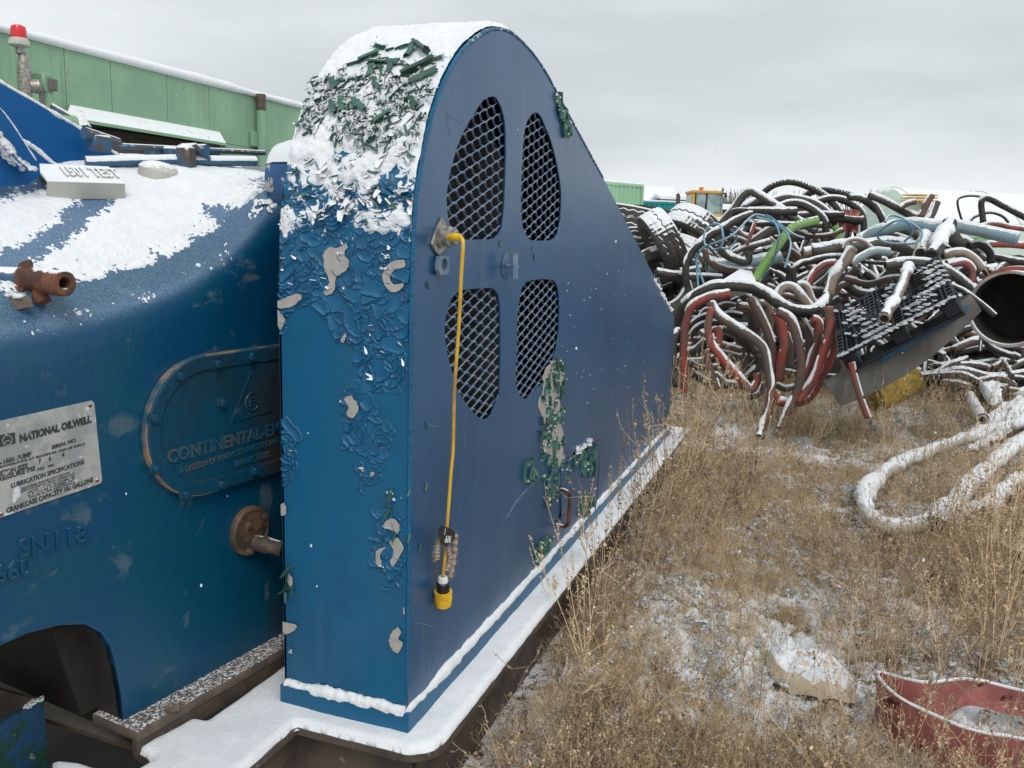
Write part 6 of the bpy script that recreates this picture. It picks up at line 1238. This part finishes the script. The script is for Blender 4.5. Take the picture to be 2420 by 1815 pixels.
# beige crumpled cloths
def cloth(label, pts, k, h, seed):
    P = [hz(*q, GZ+.07) for q in k(pts)]; c = np.mean(P, 0); S_ = spline(P+[P[0]], 31)[:-1]; G = []
    for a in np.linspace(0, 1, 12): G.append([c+(p_-c)*a+np.array([0, 0, h*(1-a**2)*(.4+1.2*float(vnoise(np.array([math.cos(j*.21)*1.6+3, math.sin(j*.21)*1.6+a*2, seed]))))+.085*(fbm(np.array([a*15, math.cos(j*.21)*3, math.sin(j*.21)*3+seed]), 3)-.5)-.05*(a > .99)]) for j, p_ in enumerate(S_)])
    tag(MB().grid(np.array(G), cv=True).build('crumpled_cloth', M['cloth'], smooth=2), label, 'cloth')
bc = lambda pts: [((1100+a*1320/2212)*2212/2420, (1290+b*1320/2212)*2212/2420) for a, b in pts]
cloth('beige crumpled cloth with snow lying in the grass', [(1190, 400), (1270, 370), (1340, 420), (1450, 430), (1530, 510), (1550, 580), (1440, 570), (1300, 520), (1210, 480)], bc, .035, 3)
cloth('small beige cloth scrap at the left of the grass near the skid', [(365, 560), (375, 510), (420, 450), (432, 520), (440, 590), (400, 590)], bc, .05, 8)
sc = thing('scrap_plate', 'small light grey plate lying by the corner of the skid', 'metal plate', tuple(hz(955, 1575, -.2))); V = [hz(*q, -.20+dz) for q, dz in zip(k8([(1345, 1415), (1395, 1298), (1490, 1300), (1420, 1415)]), (0, .04, .05, 0))]
MB().add(np.vstack([V, np.array(V)-[0, 0, .004]]), [(0, 1, 2, 3), (7, 6, 5, 4)]+[(i, 4+i, 4+(i+1) % 4, (i+1) % 4) for i in range(4)]).build('plate', M['silver'], sc)

# ================================================================ GRASS AND WEEDS
GRC = bpy.data.collections.new('grass_sources')
def blade(mb, b, d, L_, w, bend, n=4):
    side_ = nrm(np.cross(d, rng.normal(0, 1, 3)))*w; P = []; v = nrm(d); p_ = np.array(b, float)
    for i in range(n+1):
        q = 1-i/(n+.6); P += [p_-side_*q, p_+side_*q]; p_ = p_+v*L_/n; v = nrm(v+bend/n)
    mb.add(P, [(2*i, 2*i+1, 2*i+3, 2*i+2) for i in range(n)])
    return P
def src(mb, name, m_):
    me = bpy.data.meshes.new(name); me.from_pydata(mb.arr().tolist(), [], mb.f); me.update(); me.materials.append(m_); return me
def seedbit(mb, c, r):
    V = c+rng.normal(0, 1, (4, 3))*r; mb.add(V, [(0, 1, 2), (0, 2, 3), (0, 3, 1)])
def tuft(nb, L0, L1, w, flat, spread):
    mb = MB()
    for _ in range(nb):
        a = rng.uniform(0, 6.28); tilt = abs(rng.normal(0, flat)); d = np.array([math.sin(tilt)*math.cos(a), math.sin(tilt)*math.sin(a), max(.05, math.cos(tilt))])
        blade(mb, rng.normal(0, spread, 3)*[1, 1, .0], d, rng.uniform(L0, L1), w*rng.uniform(.6, 1.3), rng.normal(0, .5, 3)+[0, 0, -.5], 3)
    return mb
def weed(nst, h0, h1, w, seeds=6, lean=.25, fork=3):
    mb = MB()
    for _ in range(nst):
        a = rng.uniform(0, 6.28); d = nrm([rng.normal(0, lean), rng.normal(0, lean), 1]); h = rng.uniform(h0, h1); b = rng.normal(0, .015, 3)*[1, 1, 0]
        P = [b]; v = d.copy(); n = 7
        for i in range(n): P.append(P[-1]+v*h/n); v = nrm(v+rng.normal(0, .10, 3))
        mb.tube(np.array(P), np.linspace(w, w*.35, n+1), 3, False)
        for k in range(fork):
            i = rng.integers(2, n); dd = nrm(v+rng.normal(0, .8, 3)); L_ = h*rng.uniform(.10, .28); Q = [P[i], P[i]+dd*L_*.5, P[i]+nrm(dd+[0, 0, .5])*L_]; mb.tube(np.array(Q), [w*.5, w*.4, w*.25], 3, False)
            for s in range(seeds): seedbit(mb, Q[1]+(Q[2]-Q[1])*rng.random()+rng.normal(0, .002, 3), rng.uniform(.0015, .0035)*(w/.0015)**.5)
        for s in range(seeds): seedbit(mb, P[-1]+(P[-3]-P[-1])*rng.random()+rng.normal(0, .003, 3), rng.uniform(.002, .004)*(w/.0015)**.5)
    return mb
srcs = []
for i in range(4): srcs.append(src(tuft(46, .04, .13, .0011, .75, .045), 'a%d' % i, M['straw']))
for i in range(2): srcs.append(src(tuft(40, .06, .18, .0012, 1.25, .05), 'b%d' % i, M['straw']))
for i in range(3): srcs.append(src(weed(7, .07, .19, .0011, 4, .5, 3), 'c%d' % i, M['straw2']))
for i in range(2): srcs.append(src(weed(5, .10, .24, .0012, 5, .35, 3), 'd%d' % i, M['straw3']))
for i in range(3): srcs.append(src(weed(3, .20, .42, .0015, 7, .25, 4), 'e%d' % i, M['straw2']))
for i, me in enumerate(srcs):
    o = bpy.data.objects.new('src_%02d' % i, me); GRC.objects.link(o)
SNC = bpy.data.collections.new('snow_clump_sources')
for i in range(4):
    mb = MB()
    for _ in range(7): lump(rng.normal(0, .012, 3)*[1, 1, .35], rng.uniform(.004, .012), (1.3, 1.1, .7))
    me = src(mb, 'snowclump%d' % i, M['snow']); me.polygons.foreach_set('use_smooth', [True]*len(me.polygons)); o = bpy.data.objects.new('clump_%02d' % i, me); SNC.objects.link(o)
def scatter(name, pts, rot, scl, idx, coll, **kw):
    me = bpy.data.meshes.new(name); me.from_pydata(pts.tolist(), [], []); 
    a = me.attributes.new('rot', 'FLOAT_VECTOR', 'POINT'); a.data.foreach_set('vector', rot.ravel()); a = me.attributes.new('scl', 'FLOAT', 'POINT'); a.data.foreach_set('value', scl); a = me.attributes.new('idx', 'INT', 'POINT'); a.data.foreach_set('value', idx)
    o = bpy.data.objects.new(name, me); COL.objects.link(o); t = bpy.data.node_groups.new(name, 'GeometryNodeTree'); t.interface.new_socket('Geometry', in_out='INPUT', socket_type='NodeSocketGeometry'); t.interface.new_socket('Geometry', in_out='OUTPUT', socket_type='NodeSocketGeometry')
    gi = t.nodes.new('NodeGroupInput'); go = t.nodes.new('NodeGroupOutput'); ip = t.nodes.new('GeometryNodeInstanceOnPoints'); ci = t.nodes.new('GeometryNodeCollectionInfo'); ci.inputs[0].default_value = coll; ci.inputs[1].default_value = True; ci.inputs[2].default_value = True
    def na(n, ty): q = t.nodes.new('GeometryNodeInputNamedAttribute'); q.data_type = ty; q.inputs[0].default_value = n; return [s for s in q.outputs if s.enabled][0]
    L = t.links.new; L(gi.outputs[0], ip.inputs['Points']); L(ci.outputs[0], ip.inputs['Instance']); ip.inputs['Pick Instance'].default_value = True
    L(na('idx', 'INT'), ip.inputs['Instance Index']); L(na('rot', 'FLOAT_VECTOR'), ip.inputs['Rotation']); L(na('scl', 'FLOAT'), ip.inputs['Scale']); L(ip.outputs[0], go.inputs[0])
    md = o.modifiers.new('scatter', 'NODES'); md.node_group = t; return tag(o, kind='stuff', **kw)
def field(n, x0, x1, y0, y1, dens):
    P = np.stack([rng.uniform(x0, x1, n), rng.uniform(y0, y1, n)], -1); keep = rng.random(n) < dens(P[:, 0], P[:, 1]); return P[keep]
clump = lambda x, y: fbm(np.stack([x*1.6, y*1.6, x*0+4.4], -1), 3)
in_skid = lambda x, y: (y > -.10) & (x < 4.15) & (x > -.1)
def smask(x, y):
    """how much snow lies open on the ground here, 0..1"""
    q = fbm(np.stack([x*1.1, y*1.1, x*0+2.2], -1), 3)+.05*np.exp(-(((x-.9)/.8)**2+((y+.75)/.35)**2))+.06*np.exp(-(((x-1.7)/.9)**2+((y+2.05)/.40)**2))+.10*np.exp(-(((x-3.3)/.9)**2+((y+1.75)/.3)**2))+.05*np.exp(-(((x-2.2)/.5)**2+((y+.9)/.3)**2))+.08*sstep(-1.7, -2.2, y)
    return q
def dens(x, y):
    c = clump(x, y); d = .40+.60*sstep(.36, .52, c); d = np.where(x > 5.5, d*.8, d); return np.where(in_skid(x, y), 0, d*(1-.42*sstep(.54, .66, smask(x, y))))
gx_ = np.arange(.0, 6.4, .014); gy_ = np.arange(-3.2, -.11, .014); GX, GYY = np.meshgrid(gx_, gy_, indexing='ij')
sm = smask(GX, GYY); nh = fbm(np.stack([GX*11, GYY*11, GX*0], -1), 4); nh2 = fbm(np.stack([GX*42, GYY*42, GX*0+3], -1), 2)
hs_ = (sm-.565)*.06+(nh-.5)*.11+(nh2-.5)*.085-.010; hs_ = np.clip(hs_, -.01, .030); idx = np.arange(hs_.size).reshape(hs_.shape)
mk = np.maximum.reduce([hs_[:-1, :-1], hs_[1:, :-1], hs_[1:, 1:], hs_[:-1, 1:]]) > -.004
MB().add(np.stack([GX, GYY, ground_z(GX, GYY)+hs_], -1), np.stack([idx[:-1, :-1][mk], idx[1:, :-1][mk], idx[1:, 1:][mk], idx[:-1, 1:][mk]], -1).tolist()).build('snow_patches', M['snow'], smooth=2, kind='stuff', label='thin patches of snow lying between the dry grass')
A = field(15500, .0, 5.0, -3.0, .0, dens); B = field(5200, 5.0, 9.0, -4.6, .8, dens); P = np.vstack([A, B])
x, y = P[:, 0], P[:, 1]; n = len(P); pick = rng.random(n); idx = np.where(pick < .50, rng.integers(0, 4, n), np.where(pick < .66, rng.integers(4, 6, n), np.where(pick < .86, rng.integers(6, 9, n), np.where(pick < .95, rng.integers(9, 11, n), rng.integers(11, 14, n)))))
right = (y < -1.0) & (x < 4.5); idx = np.where(right & (rng.random(n) < .13), rng.integers(11, 14, n), idx)
scl = rng.uniform(.6, 1.1, n)*np.where(x > 5, 1.25, 1.0); scl = np.where((idx >= 11) & (y > -.5), scl*.8, scl); scl = np.where((idx >= 11) & right, scl*1.1, scl)
keepoff = np.array([hz(*q, GZ+.05)[:2] for q in q7([(2212, 180), (1900, 270), (1700, 340), (1500, 400), (1340, 470), (1180, 540), (1040, 660), (1020, 800), (1060, 900), (1200, 975), (1440, 950), (1620, 850), (1880, 620), (2150, 380), (1700, 960), (1950, 870), (2120, 750)])+[(1903, 1500), (1945, 1530), (2000, 1560), (2060, 1580), (2120, 1610), (2212, 1630), (2000, 1500), (2100, 1500), (2200, 1510), (1700, 1440), (1760, 1450), (1820, 1490), (1215, 1480)]])
dk = np.min(np.hypot(x[:, None]-keepoff[:, 0], y[:, None]-keepoff[:, 1]), 1); corr_ = (np.abs(y+.55+.12*x) < .38) & (x > .8) & (x < 6); idx = np.where(corr_ & (rng.random(n) < .55), rng.integers(4, 6, n), idx); scl = np.where(corr_, scl*.8, scl)
near_k = dk < .19
scl = np.where(near_k, scl*.55, scl); idx = np.where(near_k & (idx >= 9) & (rng.random(n) < .85), 0, idx)
Z = ground_z(x, y); rot = np.stack([rng.normal(0, .12, n), rng.normal(0, .12, n), rng.uniform(0, 6.28, n)], -1)
scatter('dry_grass', np.stack([x, y, Z], -1), rot, scl, idx, GRC, label='dry tan grass and small weeds covering the ground')
P = np.vstack([field(5200, .2, 5, -3, .0, lambda x, y: .15+.85*sstep(.50, .60, fbm(np.stack([x*2.6, y*2.6, x*0+9.], -1), 3))), field(1800, 5, 9, -4.5, .8, lambda x, y: .2+.8*sstep(.5, .6, fbm(np.stack([x*2, y*2, x*0+9.], -1), 3)))]); P = P[~in_skid(P[:, 0], P[:, 1])]; n = len(P)
scatter('snow_clumps', np.stack([P[:, 0], P[:, 1], ground_z(P[:, 0], P[:, 1])+rng.uniform(.01, .06, n)], -1), np.stack([rng.normal(0, .3, n), rng.normal(0, .3, n), rng.uniform(0, 6.28, n)], -1), rng.uniform(.5, 1.3, n), rng.integers(0, 4, n), SNC, label='small clumps of snow caught in the dry grass')
# tall single weeds: things of their own
TW = []
for i in range(6): mb = weed(3+i % 3, .45, .75, .0021, 12, .22, 7); TW.append(mb)
def tall(px, py, s, v, label, group, z=0, m_='straw2'):
    p_ = hz(px, py, GZ+.02+z); me = TALL[v]; o = bpy.data.objects.new('dry_weed', me); COL.objects.link(o); o.location = (p_[0], p_[1], float(ground_z(np.array(p_[0]), np.array(p_[1])))-.01); o.rotation_euler = (rng.normal(0, .1), rng.normal(0, .1), rng.uniform(0, 6.28)); o.scale = (s, s, s); tag(o, label, 'weed', group)
TALL = [src(m_, 'tall_weed', M['straw2']) for m_ in TW]
for i in range(18):
    wx_ = .35+4.3*(i/18)**.9; wy_ = -.15-rng.uniform(0, .12); o = bpy.data.objects.new('dry_weed', TALL[i % 6]); COL.objects.link(o); o.location = (wx_, wy_, float(ground_z(np.array(wx_), np.array(wy_)))-.01); o.rotation_euler = (rng.normal(0, .08), rng.normal(0, .08), rng.uniform(0, 6.28)); sc_w = rng.uniform(.75, 1.1)+.12*wx_; o.scale = (sc_w,)*3
    tag(o, 'dry branching weed growing along the skid edge, '+('near the front corner of the skid' if wx_ < 1.3 else 'below the rusty handle' if wx_ < 2.7 else 'at the far end of the blue guard'), 'weed', 'dry weeds along the edge of the skid')
for i in range(30):
    px, py = rng.uniform(1830, 2230), rng.uniform(1150, 1640); tall(px, py, rng.uniform(.75, 1.25), i % 6, 'tall tan weed with seed heads on the right, '+('beside the snowy U shaped hose' if py < 1250 else 'behind the red rubber strip' if py < 1450 else 'around the red rubber strip'), 'tall weeds on the right')
for i in range(16):
    px, py = rng.uniform(1480, 1840), rng.uniform(1180, 1640); tall(px, py, rng.uniform(.4, .75), i % 6, 'thin dry weed standing in the open grass in the middle', 'thin weeds in the middle')
for i in range(16):
    px, py = rng.uniform(1850, 2200), rng.uniform(900, 1060); tall(px, py, rng.uniform(.8, 1.2), i % 6, 'leaning dry weed in front of the pallet and grey beam', 'leaning weeds before the pile')
for i in range(12):
    px, py = rng.uniform(1460, 1800), rng.uniform(935, 1010); tall(px, py, rng.uniform(.6, .95), i % 6, 'dry weed tangled in front of the red hose coil', 'weeds before the red hose coil')

# long bent straws lying over the grass, each its own thing
for i, (pa, pb_, h0, h1) in enumerate([((1700, 1185), (2010, 1420), .28, .12), ((1385, 1105), (1620, 960), .10, .16), ((1900, 1000), (2000, 1240), .30, .1), ((1970, 900), (1830, 1130), .35, .05), ((2060, 1160), (2212, 1350), .3, .1), ((1780, 1050), (1880, 1330), .30, .05), ((2200, 1080), (2120, 1480), .42, .05), ((1990, 1240), (2050, 1560), .38, .02)]):
    a = hz(*pa, GZ+h0); b = hz(*pb_, GZ+h1); m_ = (a+b)/2+[0, 0, .03]; mb = MB(); P = spline([b, m_, a], 16)+rng.normal(0, .003, (16, 3)); mb.tube(P, np.linspace(.0034, .0015, 16), 4)
    for q in range(14):
        k_ = rng.integers(6, 15); e = P[k_]+rng.normal(0, .03, 3); mb.tube([P[k_], e], .0011, 3, False)
        for _ in range(4): seedbit(mb, e+rng.normal(0, .006, 3), .003)
    tag(mb.build('straw_stalk', M['straw2'], smooth=0), 'long pale dry stalk leaning across the grass', 'stalk', 'long pale stalks leaning across the grass')
# snowflakes in the air
mb = MB()
for i in range(150):
    D_ = rng.uniform(.9, 7); lump(dep(rng.uniform(0, 2212), rng.uniform(0, 1600), D_) if i < 0 else EYE+(fw*D_+rt*rng.uniform(-.6, .6)*D_+np.array([0, 0, 1])*rng.uniform(-.35, .4)*D_), rng.uniform(.0008, .0018), (1, 1, 1.6))
mb.build('falling_snow', M['snow'], smooth=2, kind='stuff', label='sparse snowflakes drifting in the air')
